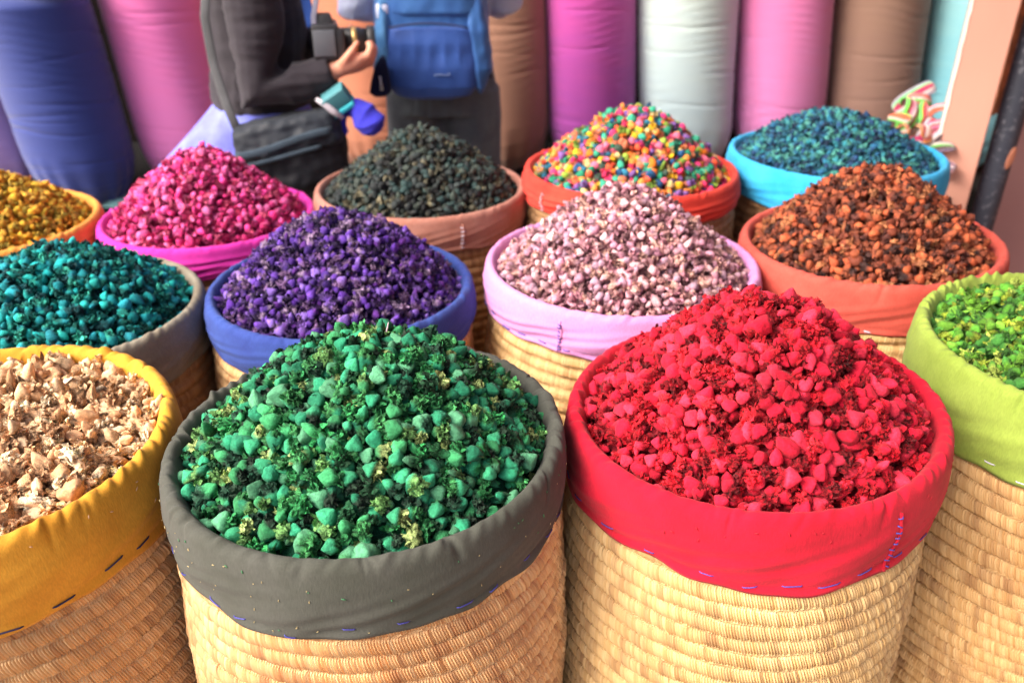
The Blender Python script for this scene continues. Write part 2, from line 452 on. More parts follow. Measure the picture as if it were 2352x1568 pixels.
blue_thread = plain_mat('blue_thread', rgb(66, 66, 150), rough=.6)
navy_thread = plain_mat('navy_thread', rgb(40, 42, 80), rough=.6)
white_thread = plain_mat('white_thread', rgb(200, 195, 215), rough=.6)
C_ = cloth_mat
collar = {
 'G': C_('grey_cotton', rgb(74, 75, 70), rgb(64, 66, 59)),
 'R': C_('red_cotton', rgb(190, 16, 46), rgb(166, 10, 36)),
 'P': C_('blue_cotton', rgb(52, 74, 144), rgb(42, 58, 128)),
 'M': C_('magenta_cotton', rgb(206, 52, 160), rgb(190, 40, 146)),
 'K': C_('brown_cotton', rgb(164, 116, 104), rgb(150, 98, 84)),
 'L': C_('lilac_cotton', rgb(194, 136, 192), rgb(200, 130, 180)),
 'C': C_('vermilion_cotton', rgb(206, 64, 50), rgb(190, 48, 38)),
 'B': C_('azure_cotton', rgb(40, 156, 214), rgb(60, 170, 220)),
 'S': C_('terracotta_cotton', rgb(196, 84, 72), rgb(180, 70, 60)),
 'T': C_('stone_cotton', rgb(140, 134, 120), rgb(122, 112, 96)),
 'Y': C_('mustard_cotton', rgb(212, 154, 52), rgb(192, 132, 38)),
 'O': C_('amber_cotton', rgb(224, 156, 72), rgb(208, 136, 58)),
 'V': C_('lime_cotton', rgb(136, 156, 68), rgb(122, 142, 56)),
}
BK = {  # x, y, z, r
 'G': (-.183, .868, .856, .25), 'R': (.320, .935, .857, .245), 'P': (-.323, 1.432, .809, .25),
 'M': (-.726, 1.884, .790, .25), 'K': (-.228, 2.006, .820, .265), 'L': (.212, 1.485, .833, .265),
 'C': (.294, 2.006, .867, .265), 'S': (.717, 1.557, .851, .25), 'Y': (-.690, .859, .850, .25),
 'T': (-.822, 1.350, .800, .25), 'O': (-1.215, 1.80, .800, .25), 'B': (.834, 2.10, .880, .27),
 'V': (.860, 1.055, .885, .25)}
def bk(key, drop, straw, hi, label, **kw):
    x, y, z, r = BK[key]
    return basket(key, x, y, z, r, drop, straw, collar[key], hi, label, **kw)
rG = bk('G', .088, 'warm', True, 'tan woven basket with charcoal grey cloth rim holding green flower heads', tilt=(.02, 0), gather=.0065, stitch=(.0007, .052, .018, blue_thread), hem_amp=.009)
rR = bk('R', .094, 'pale', True, 'pale straw basket with bright red cloth rim holding red flower heads', tilt=(.07, 0), gather=.0045, stitch=(.0007, .056, .022, blue_thread), hem_amp=.008, seam=(R(27), blue_thread, 9))
rY = bk('Y', .105, 'brown', True, 'brown coiled basket with mustard yellow cloth rim at the left edge', gather=.0062, stitch=(.0011, .055, .026, navy_thread))
bk('V', .120, 'gold', True, 'golden straw basket with lime green cloth rim at the right edge', gather=.0062, stitch=(.0009, .06, .02, white_thread), hem_amp=.01, tilt=(.02, 0))
bk('P', .066, 'warm', False, 'woven basket with royal blue cloth rim holding purple flower heads', gather=.0035)
bk('L', .070, 'gold', False, 'woven basket with lilac pink cloth rim and blue stitched seam', gather=.0025, stitch=(.0012, .05, .02, blue_thread), seam=(R(-29), blue_thread, 8))
bk('T', .090, 'dark', False, 'dark woven basket with stone grey cloth rim holding teal flower heads', gather=.003)
bk('M', .064, 'dark', False, 'woven basket with folded magenta cloth rim holding hot pink flower heads', folds=.006)
bk('K', .075, 'dark', False, 'woven basket with dusty brown cloth rim holding blackish dried buds', gather=.002, seam=(R(26), white_thread, 6))
bk('C', .060, 'dark', False, 'woven basket with vermilion red cloth rim holding mixed coloured buds', folds=.005, seam=(R(-56), white_thread, 7))
bk('S', .088, 'gold', False, 'woven basket with terracotta cloth rim holding rust orange buds', gather=.0035, tilt=(.05, 0), stitch=(.0012, .07, .016, white_thread))
bk('O', .060, 'dark', False, 'woven basket with amber orange cloth rim holding yellow flower heads', gather=.003, folds=.003)
bk('B', .085, 'dark', False, 'woven basket with sky blue cloth rim holding dark teal buds', gather=.002, tilt=(.0, 0))

# ---------------------------------------------------------------- dried flower heads
def ico(sub):
    bm = bmesh.new(); bmesh.ops.create_icosphere(bm, subdivisions=sub, radius=1)
    V = np.array([v.co[:] for v in bm.verts]); F = np.array([[v.index for v in f.verts] for f in bm.faces]); bm.free()
    return V, F
ICO = {k: ico(k) for k in (1, 2, 3)}

def bud_proto(kind, sub, seed):
    """unit-size flower head: pointed calyx at -z, crumpled petals at +z. returns V, F, petal mask, shade"""
    rg = np.random.default_rng(seed * 31 + 7); V, F = ICO[sub]; V = V.copy(); off = Vector(rg.uniform(-50, 50, 3))
    d = V.copy(); z = d[:, 2]
    petal = np.zeros(len(V))
    cut = {'bud': .45, 'half': rg.uniform(-.45, .15), 'crumple': -.75, 'round': .9}[kind]
    low = np.array([mnoise.noise(Vector(p * 1.1) + off) for p in d])
    rad = 1 + low * .35
    # calyx cone
    tip = np.clip(-z, 0, 1)
    sq = 1 - .42 * tip ** 3
    V[:, 0] *= rad * sq; V[:, 1] *= rad * sq * rg.uniform(.72, 1); V[:, 2] *= (1.0 + .28 * tip ** 2.5) * rg.uniform(1.0, 1.25)
    if kind == 'round': V[:, 2] *= .85
    rid = np.array([abs(mnoise.noise(Vector((q[0] * 2.4, q[1] * 2.4, q[2] * .9)) + off * 2.3)) for q in d])
    V *= (1 - (.24 if kind != 'round' else .12) * np.clip(rid, 0, .5) * (1 - tip ** 4))[:, None]
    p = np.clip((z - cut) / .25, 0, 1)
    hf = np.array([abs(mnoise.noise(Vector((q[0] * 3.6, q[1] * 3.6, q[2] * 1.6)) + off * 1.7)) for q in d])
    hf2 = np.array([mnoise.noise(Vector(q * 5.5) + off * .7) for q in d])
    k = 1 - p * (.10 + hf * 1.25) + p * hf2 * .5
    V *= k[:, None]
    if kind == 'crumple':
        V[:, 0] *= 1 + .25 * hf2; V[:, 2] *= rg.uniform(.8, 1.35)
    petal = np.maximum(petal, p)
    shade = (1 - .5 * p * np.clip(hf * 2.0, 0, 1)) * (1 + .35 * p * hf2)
    nf = {1: 3, 2: 11, 3: 15}[sub] if kind in ('half', 'crumple') else (2 if kind == 'bud' and sub > 1 else 0)
    Vs, Fs, Ps, Sh = [V], [F], [petal], [shade]; base = len(V)
    for i in range(nf):
        a = rg.uniform(0, 2 * PI); el = rg.uniform(.1, 1.2) if kind == 'half' else rg.uniform(-.7, 1.3)
        o = np.array([math.cos(a) * math.cos(el) * .62, math.sin(a) * math.cos(el) * .62, math.sin(el) * .62])
        dirn = o / np.linalg.norm(o); dirn = dirn * .8 + np.array([0, 0, .7]) + rg.normal(0, .35, 3); dirn /= np.linalg.norm(dirn)
        side = np.cross(dirn, rg.normal(0, 1, 3)); side /= np.linalg.norm(side); nrm = np.cross(dirn, side)
        L = rg.uniform(.3, .72) * (1.25 if sub < 3 else 1); wd = rg.uniform(.16, .38); nu, nv = (3, 3) if sub < 3 else (4, 4)
        pts = []
        curl = rg.uniform(-1.2, 1.2); cup = rg.uniform(-.9, .9)
        for u in np.linspace(0, 1, nu):
            for v in np.linspace(-1, 1, nv):
                ww = wd * math.sin(PI * (.25 + .62 * u))
                q = o + dirn * L * u + side * v * ww + nrm * (curl * u * u * .35 + cup * v * v * ww) + rg.normal(0, .045, 3)
                pts.append(q)
        f = []
        for iu in range(nu - 1):
            for iv in range(nv - 1):
                a0 = iu * nv + iv
                f += [[a0, a0 + 1, a0 + nv + 1], [a0, a0 + nv + 1, a0 + nv]]
        Vs.append(np.array(pts)); Fs.append(np.array(f) + base); base += len(pts)
        Ps.append(np.full(len(pts), 1.0)); Sh.append(np.full(len(pts), rg.uniform(.4, 1.5)))
    V = np.concatenate(Vs); V /= 1.15
    return V, np.concatenate(Fs), np.concatenate(Ps), np.concatenate(Sh)

PROTO = {}
def proto(kind, sub, i):
    k = (kind, sub, i)
    if k not in PROTO: PROTO[k] = bud_proto(kind, sub, i + {'bud': 0, 'half': 20, 'crumple': 40, 'round': 60}[kind])
    return PROTO[k]
NP = 7

def rand_rot(n, rg, flat=0.0):
    q = rg.normal(0, 1, (n, 4)); q /= np.linalg.norm(q, axis=1)[:, None]
    w_, x, y, z = q.T
    return np.stack([np.stack([1 - 2 * (y * y + z * z), 2 * (x * y - z * w_), 2 * (x * z + y * w_)], -1),
                     np.stack([2 * (x * y + z * w_), 1 - 2 * (x * x + z * z), 2 * (y * z - x * w_)], -1),
                     np.stack([2 * (x * z - y * w_), 2 * (y * z + x * w_), 1 - 2 * (x * x + y * y)], -1)], 1)

def scatter(Rr, sp, rg, relax=3):
    """roughly evenly spaced random points in a disc"""
    n = int(PI * Rr * Rr / (sp * sp) * 1.12)
    k = np.arange(n) + .5
    r_ = Rr * np.sqrt(k / n); t = k * 2.399963
    P = np.stack([r_ * np.cos(t), r_ * np.sin(t)], -1) + rg.normal(0, sp * .33, (n, 2))
    for _ in range(relax):
        D = P[:, None] - P[None]; d = np.sqrt((D ** 2).sum(-1)) + 1e-9
        m = (d < sp * .95) & (d > 1e-8)
        P += (np.where(m, (sp * .95 - d) / d, 0)[..., None] * D).sum(1) * .35
    rr = np.linalg.norm(P, axis=1); P *= np.minimum(1, Rr / rr)[:, None]
    return P

ALLBUDS = []          # candidates to become individuals
def pile(key, h0, size, kinds, body, petals, mat, label, name='dried_flower_pile', peak=.45, near=False, sub=2, sink=.012, bright=(.65, 1.25), pal=None, elong=1.0, off=(0, 0), bump=.5, indiv=None, pw=1.0):
    seedk = sum(map(ord, key))
    x, y, z, r = BK[key]
    rg = np.random.default_rng(sum(map(ord, key)) * 101)
    Rp = r - .026
    tx = {'R': .07, 'S': .05, 'G': .02, 'V': .02}.get(key, 0)
    def H(P):
        q = P - np.array(off) * (1 - np.clip(np.linalg.norm(P, axis=-1, keepdims=True) / Rp, 0, 1))
        rho = np.clip(np.linalg.norm(q, axis=-1) / Rp, 0, 1)
        b = np.array([mnoise.noise(Vector((p[0] * 14, p[1] * 14, sum(map(ord, key))))) for p in P.reshape(-1, 2)]).reshape(P.shape[:-1])
        b = b + .9 * np.array([mnoise.noise(Vector((p[0] * 5.5, p[1] * 5.5, seedk * 1.7))) for p in P.reshape(-1, 2)]).reshape(P.shape[:-1])
        return z - sink + h0 * ((1 - peak) * (1 - rho ** 1.9) + peak * (1 - rho) ** 1.05) + b * size * bump * np.clip((1 - rho) * 5, 0, 1) + tx * P[..., 0]
    sp = size * .80
    layers = []
    for li, (dz, s_) in enumerate(((0, 1), (-size * .62, 1.02), (-size * 1.25, 1.1))):
        P = scatter(Rp - (.002 if li == 0 else .004), sp * s_, rg)
        hz = H(P) + dz + rg.normal(0, size * .12, len(P))
        layers.append((P, hz, li))
    # stray ones perched on top
    P = scatter(Rp * .92, sp * 2.6, rg); layers.append((P, H(P) + size * .42, 0))
    Vo, Fo, Co = [], [], []; base = 0
    ks = [k for k, _ in kinds]; pk = np.array([p for _, p in kinds]); pk = pk / pk.sum()
    body = np.array(body); petals = np.array(petals)
    for P, hz, li in layers:
        n = len(P); kidx = rg.choice(len(ks), n, p=pk); pi = rg.integers(0, NP, n)
        Rm = rand_rot(n, rg); sc = size / 2 * np.exp(rg.normal(0, .15, n)) * (1 + .15 * (li == 0))
        if key != 'C': sc = np.minimum(sc, size * .75)
        st = np.stack([np.ones(n), np.ones(n), rg.uniform(1, elong, n)], -1)
        br = rg.uniform(bright[0], bright[1], n)
        bc = body[rg.integers(0, len(body), n)]; pc = petals[rg.integers(0, len(petals), n)]
        if pal is not None:
            j = rg.integers(0, len(pal), n); bc = np.array(pal)[j]; pc = bc * .85
        pos = np.concatenate([P, hz[:, None]], 1) + np.array([x, y, 0])
        su = sub if li == 0 else max(1, sub - 1)
        if li == 2: su = 1
        take = np.zeros(n, bool)
        if indiv and li == 0:
            for i in range(n):
                ALLBUDS.append((key, i, pos[i], sc[i], Rm[i], ks[kidx[i]], int(pi[i]), st[i], bc[i] * br[i], pc[i] * br[i]))
            take[:] = True
        for ki in range(len(ks)):
            for pj in range(NP):
                m = (kidx == ki) & (pi == pj) & ~take
                if not m.any(): continue
                V, F, pm, sh = proto(ks[ki], su, pj)
                W = np.einsum('nij,vj->nvi', Rm[m], V)
                W = np.einsum('nij,nvj->nvi', Rm[m], V[None] * st[m][:, None, :]) * sc[m][:, None, None] + pos[m][:, None, :]
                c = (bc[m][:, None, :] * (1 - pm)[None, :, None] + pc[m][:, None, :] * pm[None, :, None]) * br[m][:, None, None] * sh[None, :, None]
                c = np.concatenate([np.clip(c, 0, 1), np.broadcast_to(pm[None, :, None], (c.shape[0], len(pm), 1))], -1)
                k = W.shape[0]
                Fi = (F[None] + (np.arange(k) * len(V))[:, None, None]).reshape(-1, 3) + base
                Vo.append(W.reshape(-1, 3)); Fo.append(Fi); Co.append(c.reshape(-1, 4)); base += k * len(V)
    # bed under the loose heads
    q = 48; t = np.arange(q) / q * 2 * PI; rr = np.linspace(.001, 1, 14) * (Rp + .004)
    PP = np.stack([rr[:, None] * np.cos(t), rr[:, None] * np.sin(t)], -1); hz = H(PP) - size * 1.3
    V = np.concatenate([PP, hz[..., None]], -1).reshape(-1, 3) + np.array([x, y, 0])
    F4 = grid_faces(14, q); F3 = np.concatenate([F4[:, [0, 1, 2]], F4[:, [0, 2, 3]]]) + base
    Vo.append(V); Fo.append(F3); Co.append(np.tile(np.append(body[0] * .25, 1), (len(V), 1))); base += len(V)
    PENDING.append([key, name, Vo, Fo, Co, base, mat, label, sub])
PENDING = []

bm_soft = bud_mat('dried_petal_dusty', sheen=.04, spec=.2)
bm_dark = bud_mat('dried_petal_dark', sheen=.02, spec=.4, rough=.7)
def c(*a): return rgb(*a)

KIND_MIX = [('half', .50), ('bud', .08), ('crumple', .42)]
pile('G', .134, .0228, [('half', .66), ('bud', .06), ('crumple', .28)],
     [c(44, 142, 104), c(56, 156, 112), c(32, 118, 86), c(78, 142, 106), c(60, 150, 96)], [c(34, 104, 58), c(100, 148, 84), c(28, 74, 46), c(150, 170, 106), c(40, 120, 66), c(32, 54, 40), c(56, 126, 72), c(28, 66, 48)],
     bm_soft, 'mound of dried green flower heads heaped in the grey rimmed basket', sub=3, indiv=True, peak=.25)
pile('R', .165, .0222, [('half', .5), ('bud', .25), ('crumple', .25)],
     [c(208, 28, 58), c(194, 20, 50), c(216, 46, 74)], [c(190, 18, 38), c(160, 12, 30), c(200, 30, 46), c(136, 8, 26)],
     bm_soft, 'mound of dried red flower heads heaped in the red rimmed basket', sub=3, indiv=True, peak=.35)
pile('Y', .030, .0245, [('half', .22), ('crumple', .78)],
     [c(234, 188, 144), c(226, 174, 128), c(238, 204, 166)], [c(234, 196, 154), c(220, 174, 130), c(242, 218, 184), c(206, 160, 120)],
     bm_soft, 'layer of dried cream flower heads in the mustard rimmed basket', sub=3, indiv=True, peak=.3, elong=1.3)
pile('P', .157, .0175, KIND_MIX, [c(82, 44, 142), c(98, 60, 164), c(60, 32, 112), c(122, 92, 178), c(84, 40, 124)], [c(60, 34, 90), c(110, 80, 124), c(40, 22, 64), c(96, 66, 140), c(140, 116, 150)],
     bm_soft, 'mound of dried purple flower heads heaped in the blue rimmed basket', peak=.35)
pile('L', .166, .0185, KIND_MIX, [c(216, 160, 176), c(206, 148, 172), c(222, 178, 186), c(176, 140, 160)], [c(190, 140, 140), c(170, 116, 130), c(206, 160, 150), c(130, 90, 96)],
     bm_soft, 'mound of dried pale pink flower heads heaped in the lilac rimmed basket', peak=.55)
pile('T', .118, .0215, KIND_MIX, [c(24, 160, 162), c(36, 178, 172), c(16, 126, 136), c(34, 146, 162)], [c(14, 112, 104), c(50, 158, 140), c(8, 66, 72), c(14, 96, 92)],
     bm_soft, 'mound of dried teal flower heads heaped in the stone grey rimmed basket', peak=.15, off=(.02, 0))
pile('V', .055, .0215, KIND_MIX, [c(88, 156, 50), c(112, 170, 56), c(66, 130, 54)], [c(140, 160, 50), c(90, 140, 40), c(60, 110, 40), c(160, 180, 80)],
     bm_soft, 'mound of dried lime green flower heads in the lime rimmed basket', sub=2, peak=.3)
pile('M', .169, .0195, [('half', .45), ('bud', .2), ('crumple', .35)], [c(236, 70, 150), c(232, 96, 166), c(224, 54, 130), c(240, 120, 184)], [c(190, 40, 100), c(150, 30, 84), c(216, 90, 130)],
     bm_soft, 'mound of dried hot pink flower heads heaped in the magenta rimmed basket', peak=.3)
pile('K', .152, .0185, [('bud', .35), ('crumple', .35), ('round', .3)], [c(34, 44, 45), c(26, 34, 37), c(50, 62, 56), c(30, 56, 56)], [c(40, 42, 38), c(78, 76, 60), c(22, 24, 26), c(100, 94, 72)],
     bm_dark, 'mound of blackish green dried buds heaped in the dusty brown rimmed basket', peak=.35, elong=1.35)
pile('C', .160, .0200, [('round', .22), ('bud', .26), ('half', .30), ('crumple', .22)], [c(200, 60, 90)], [c(200, 60, 90)],
     bm_soft, 'mound of mixed rainbow coloured dried buds in the vermilion rimmed basket', peak=.4, bright=(.85, 1.15),
     pal=[c(226, 120, 40), c(232, 180, 40), c(60, 160, 130), c(50, 120, 150), c(210, 60, 120), c(226, 110, 140), c(150, 180, 70), c(214, 190, 130), c(120, 84, 150), c(226, 90, 60), c(40, 84, 130), c(190, 110, 80), c(40, 130, 100), c(60, 80, 70), c(226, 60, 110), c(120, 150, 60), c(230, 140, 70)])
pile('B', .120, .0165, KIND_MIX, [c(26, 90, 130), c(34, 112, 142), c(22, 64, 108), c(40, 126, 140)], [c(30, 96, 116), c(80, 160, 150), c(16, 46, 78)],
     bm_dark, 'mound of dark teal blue dried buds heaped in the sky blue rimmed basket', peak=.2, off=(-.02, 0))
pile('S', .155, .0190, [('half', .45), ('bud', .15), ('crumple', .4)], [c(170, 78, 44), c(186, 92, 54), c(128, 58, 36), c(150, 74, 44)], [c(116, 54, 36), c(176, 110, 70), c(84, 38, 30), c(64, 34, 30), c(140, 70, 44)],
     bm_dark, 'mound of rust orange dried buds heaped in the terracotta rimmed basket', peak=.3)
pile('O', .124, .0185, KIND_MIX, [c(232, 190, 62), c(222, 172, 50), c(208, 158, 56)], [c(196, 144, 46), c(176, 150, 60), c(206, 128, 36), c(226, 186, 90)],
     bm_soft, 'mound of dried yellow flower heads heaped in the amber rimmed basket', peak=.2)

# the 300 largest in the picture are objects of their own, the others join their mound
def flower_heads():
    cp, sp_ = math.cos(PITCH), math.sin(PITCH)
    cand = []
    for b in ALLBUDS:
        p = b[2]; zz = p[2] - CAM_H; d = p[1] * cp - zz * sp_; u = p[1] * sp_ + zz * cp
        X, Y = 1176 + F_PX * p[0] / d, 784 - F_PX * u / d
        inn = 5 < X < 2347 and 5 < Y < 1563
        lx, ly = p[0] - BK[b[0]][0], p[1] - BK[b[0]][1]
        cand.append((b[3] / d if (inn and ly < .10) else 0, b))
    order = sorted(range(len(cand)), key=lambda i: -cand[i][0]); chosen = set(order[:300])
    info = {'G': ('dried green flower head with crumpled petals lying in the grey rimmed basket', 'loose green flower heads in the grey rimmed basket'),
            'R': ('dried red flower head with crumpled petals lying in the red rimmed basket', 'loose red flower heads in the red rimmed basket'),
            'Y': ('dried cream flower head with crumpled petals lying in the mustard rimmed basket', 'loose cream flower heads in the mustard rimmed basket')}
    cache = {}
    for i, (sz, b) in enumerate(cand):
        key, _, pos, sc, Rm, kind, pj, st, bc, pc = b
        V, F, pm, sh = proto(kind, 3, pj)
        if i in chosen:
            v3 = i % 4; ck = (key, kind, pj, v3)
            if ck not in cache:
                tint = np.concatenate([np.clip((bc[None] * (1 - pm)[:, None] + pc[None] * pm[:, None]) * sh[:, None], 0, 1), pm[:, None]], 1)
                me = mesh_np('dried_flower_head', V * .011, F, tint=tint); me.materials.append(bm_soft); cache[ck] = me
            o = bpy.data.objects.new('dried_flower_head', cache[ck]); COL.objects.link(o)
            M = Matrix([list(r_) for r_ in Rm]).to_4x4()
            o.matrix_world = Matrix.Translation(Vector(pos)) @ M @ Matrix.Diagonal((sc * st[0] / .011, sc * st[1] / .011, sc * st[2] / .011, 1))
            tag(o, info[key][0], 'flower head', info[key][1])
        else:
            su = 3 if sz > 0 else 2
            V, F, pm, sh = proto(kind, su, pj)
            pe = next(p for p in PENDING if p[0] == key)
            W = (V * st) @ Rm.T * sc + pos
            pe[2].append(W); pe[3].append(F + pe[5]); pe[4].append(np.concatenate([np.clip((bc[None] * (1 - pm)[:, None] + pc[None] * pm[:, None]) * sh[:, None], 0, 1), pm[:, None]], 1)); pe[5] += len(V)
    for key, name, Vo, Fo, Co, base, mat, label, sub in PENDING:
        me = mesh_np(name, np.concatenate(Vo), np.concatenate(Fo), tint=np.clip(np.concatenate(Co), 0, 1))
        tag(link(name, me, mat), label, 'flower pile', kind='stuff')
flower_heads()

# twigs and crumbs
twig_m = plain_mat('dry_twig', rgb(206, 160, 110), rough=.7)
x, y, z, r = BK['R']
tp = [at(1908, 902, .90), at(1935, 893, .895), at(1958, 892, .90), at(1976, 884, .90)]
mb = MB(); mb.tube(tp, [.0008, .0013, .001, .0014], seg=6); mb.tube([tp[1], tp[1] + Vector((-.006, .0, .006))], [.0008, .0005], seg=5)
tag(mb.build('twig', twig_m), 'thin tan twig lying across the mound of red flower heads', 'twig')
pale = plain_mat('pale_straw_fleck', rgb(200, 180, 190), rough=.7)
tp = [at(888, 762, .885), at(890, 752, .885), at(892, 740, .885)]
mb = MB(); mb.tube(tp, [.0012, .0008, .0005], seg=6)
tag(mb.build('thorn', pale), 'tiny pale thorn sticking up behind the green flower heads', 'thorn')
mb = MB()
for i in range(40):
    th_ = rnd.uniform(-1.4, 1.4) % (2 * PI); p = rG[1](th_, rnd.uniform(0, .9), .0008) + Vector((BK['G'][0], BK['G'][1], 0))
    a = rnd.uniform(0, 6.3); L = rnd.uniform(.0006, .0022); dv = Vector((math.cos(th_), math.sin(th_), 0)) * math.cos(a) + Vector((0, 0, 1)) * math.sin(a)
    mb.tube([p - dv * L, p, p + dv * L], [.0002, .0005, .0002], seg=4)
tag(mb.build('petal_crumbs', plain_mat('crumb', rgb(190, 170, 120))), 'tiny tan crumbs sprinkled over the grey cloth rim', 'crumbs', kind='stuff')

def crumbs(key, surf_, n, col_, label, big=1.0):
    mb = MB(); o = Vector((BK[key][0], BK[key][1], 0))
    for i in range(n):
        th_ = rnd.uniform(-1.6, 1.6) % (2 * PI); p = surf_(th_, max(0, rnd.gauss(.05, .25)) % .9, .0009) + o
        L = rnd.uniform(.0008, .003) * big; a = rnd.uniform(0, 6.3)
        dv = Vector((math.cos(th_), math.sin(th_), 0)) * math.cos(a) + Vector((0, 0, 1)) * math.sin(a)
        mb.tube([p - dv * L, p, p + dv * L], [.0003 * big, .0009 * big, .0003 * big], seg=5, flat=.5)
    tag(mb.build('petal_crumbs', plain_mat('crumb', col_)), label, 'crumbs', kind='stuff')
crumbs('R', rR[1], 24, rgb(170, 20, 40), 'red petal crumbs fallen on the red cloth rim')
crumbs('Y', rY[1], 24, rgb(214, 176, 140), 'cream petal crumbs fallen on the mustard cloth rim')
crumbs('G', rG[1], 22, rgb(60, 120, 80), 'green petal crumbs fallen on the grey cloth rim')
# ---------------------------------------------------------------- tall sacks on their cloth covered plinths
def plinth(name, x0, x1, y0, y1, h, mat, label):
    nx, nz = 160, 12
    mb = MB(); mb.box(((x0 + x1) / 2, (y0 + y1) / 2, h / 2), (x1 - x0, y1 - y0, h))
    o = mb.build(name, mat, smooth=False, bevel=.02)
    return tag(o, label, 'plinth')
aqua = cloth_mat('aqua_cloth', rgb(150, 206, 206), weave=500)
plinth('display_plinth', -2.75, -1.12, 3.04, 4.2, .378, cloth_mat('black_cloth', rgb(14, 12, 14), weave=500, sheen=0), 'low black plinth below the leaning blue and pink sacks')
plinth('display_plinth', -1.05, 2.75, 3.42, 4.2, .378, cloth_mat('dark_cloth', rgb(18, 15, 15), weave=500, sheen=0), 'low dark plinth carrying the long row of cloth sacks')

def sack_mat(name, c1, c2, sheen=.3):
    m, n, b = new_mat(name)
    tc = N(n, 'ShaderNodeTexCoord'); sp = N(n, 'ShaderNodeSeparateXYZ'); n.links.new(tc.outputs['Object'], sp.inputs[0])
    mr = N(n, 'ShaderNodeMapRange'); mr.inputs[1].default_value = .15; mr.inputs[2].default_value = .85
    n.links.new(sp.outputs[2], mr.inputs[0])
    nz = N(n, 'ShaderNodeTexNoise', i_Scale=5.0, i_Detail=5.0)
    mp = N(n, 'ShaderNodeMapping'); mp.inputs['Scale'].default_value = (1, 1, 5)
    n.links.new(tc.outputs['Object'], mp.inputs[0]); n.links.new(mp.outputs[0], nz.inputs['Vector'])
    f = mathn(n, 'ADD', mathn(n, 'MULTIPLY', mr.outputs[0], .75), mathn(n, 'MULTIPLY', mathn(n, 'SUBTRACT', nz.outputs[0], .5), .5), clamp=True)
    n.links.new(mixc(n, f, c1, c2), b.inputs['Base Color'])
    b.inputs['Roughness'].default_value = .75; b.inputs['Sheen Weight'].default_value = sheen
    b.inputs['Specular IOR Level'].default_value = .2
    return m

def sack(X, Y, z0, h, r, lean, cols, label, seed, taper=.0, round_=.24):
    rg = np.random.default_rng(seed)
    nr, nc = 300, 120
    s = np.linspace(0, 1, nr); t = np.arange(nc) / nc * 2 * PI
    SS, TT = np.meshgrid(s, t, indexing='ij')
    zz = SS * h
    edge = np.clip(zz / round_, 0, 1); edge2 = np.clip((h - zz) / (round_ * .8 if h > 1 else .06), 0, 1)
    prof = r * np.sqrt(1 - (1 - edge) ** 2.4 * .82) * np.sqrt(1 - (1 - edge2) ** 2.2 * .95)
    prof = prof * (1 + taper * (SS - .5))
    wr = np.zeros_like(SS)
    for k in range(44):     # fine horizontal creases, each over part of the girth
        zc_, th0, wd, a = rg.uniform(.02, .98) * h, rg.uniform(0, 2 * PI), rg.uniform(.5, 1.4), rg.uniform(.0010, .0036)
        dth = np.abs((TT - th0 + PI) % (2 * PI) - PI)
        zl = zc_ + .018 * np.sin((TT - th0) * rg.uniform(.6, 1.6) + rg.uniform(0, 6))
        wr += -a * np.exp(-((zz - zl) / rg.uniform(.003, .008)) ** 2) * np.exp(-(dth / wd) ** 4)
    wr += .0005 * np.sin(zz * 170 + 5 * np.sin(TT * 2 + seed) + 4 * np.sin(zz * 11)) * (.5 + .5 * np.sin(TT * 3 + zz * 9))
    wr += per_noise(TT + zz * 1.5, (2, 3, 4), .004, rg)
    low = np.clip(1 - zz / .30, 0, 1)
    wr += low * -.0025 * np.abs(np.sin(zz * 48 + 2 * np.sin(TT + seed)))
    wr += (1 - edge) * .006 * np.sin(TT * 17 + 2 * np.sin(TT * 3))
    RR = prof + wr
    V = np.stack([RR * np.cos(TT) + lean * zz, RR * np.sin(TT), zz], -1).reshape(-1, 3)
    F4 = grid_faces(nr, nc)
    me = mesh_np('cloth_sack', V, F4)
    o = link('cloth_sack', me, sack_mat('sack_cloth', *cols), loc=(X, Y, z0))
    return tag(o, label, 'sack', 'tall cloth sacks standing in a row')

ZP = .38
sack(-2.10, 3.30, ZP, 1.55, .195, -.08, (rgb(176, 152, 206), rgb(150, 120, 176)), 'lavender cloth sack at the far left edge of the row', 1)
sack(-1.70, 3.24, ZP, .80, .200, -.085, (rgb(42, 58, 128), rgb(36, 50, 110)), 'royal blue cloth sack between the lavender and pink sacks', 2)
sack(-1.355, 3.46, ZP, 1.55, .188, -.075, (rgb(206, 116, 184), rgb(222, 108, 168)), 'leaning orchid pink sack beside the photographer in the dark jacket', 3)
sack(-.62, 3.74, ZP, 1.55, .20, -.05, (rgb(206, 138, 110), rgb(210, 128, 96)), 'salmon brown sack seen between the two standing people', 4)
sack(-.035, 3.74, ZP, 1.55, .205, -.03, (rgb(146, 108, 92), rgb(156, 118, 98)), 'brown cloth sack just right of the blue backpack', 5)
sack(.375, 3.74, ZP, 1.55, .198, -.075, (rgb(146, 64, 156), rgb(196, 76, 152)), 'deep magenta purple sack between brown and pale sacks', 6)
sack(.795, 3.72, ZP, 1.55, .208, -.08, (rgb(170, 194, 206), rgb(192, 206, 196)), 'pale ice blue sack behind the mixed coloured buds', 7, taper=.06)
sack(1.215, 3.74, ZP, 1.55, .200, -.09, (rgb(208, 130, 190), rgb(220, 116, 168)), 'pink cloth sack between the pale and brown sacks', 8, taper=.06)
sack(1.62, 3.74, ZP, 1.55, .198, -.09, (rgb(132, 104, 96), rgb(146, 116, 98)), 'grey brown sack left of the turquoise sack', 9, taper=.06)
sack(2.03, 3.74, ZP, 1.55, .202, -.10, (rgb(120, 196, 218), rgb(164, 218, 222)), 'turquoise cloth sack nearest the painted post', 10, taper=.06)
p0 = at(275, 446, 3.22); mb = MB()
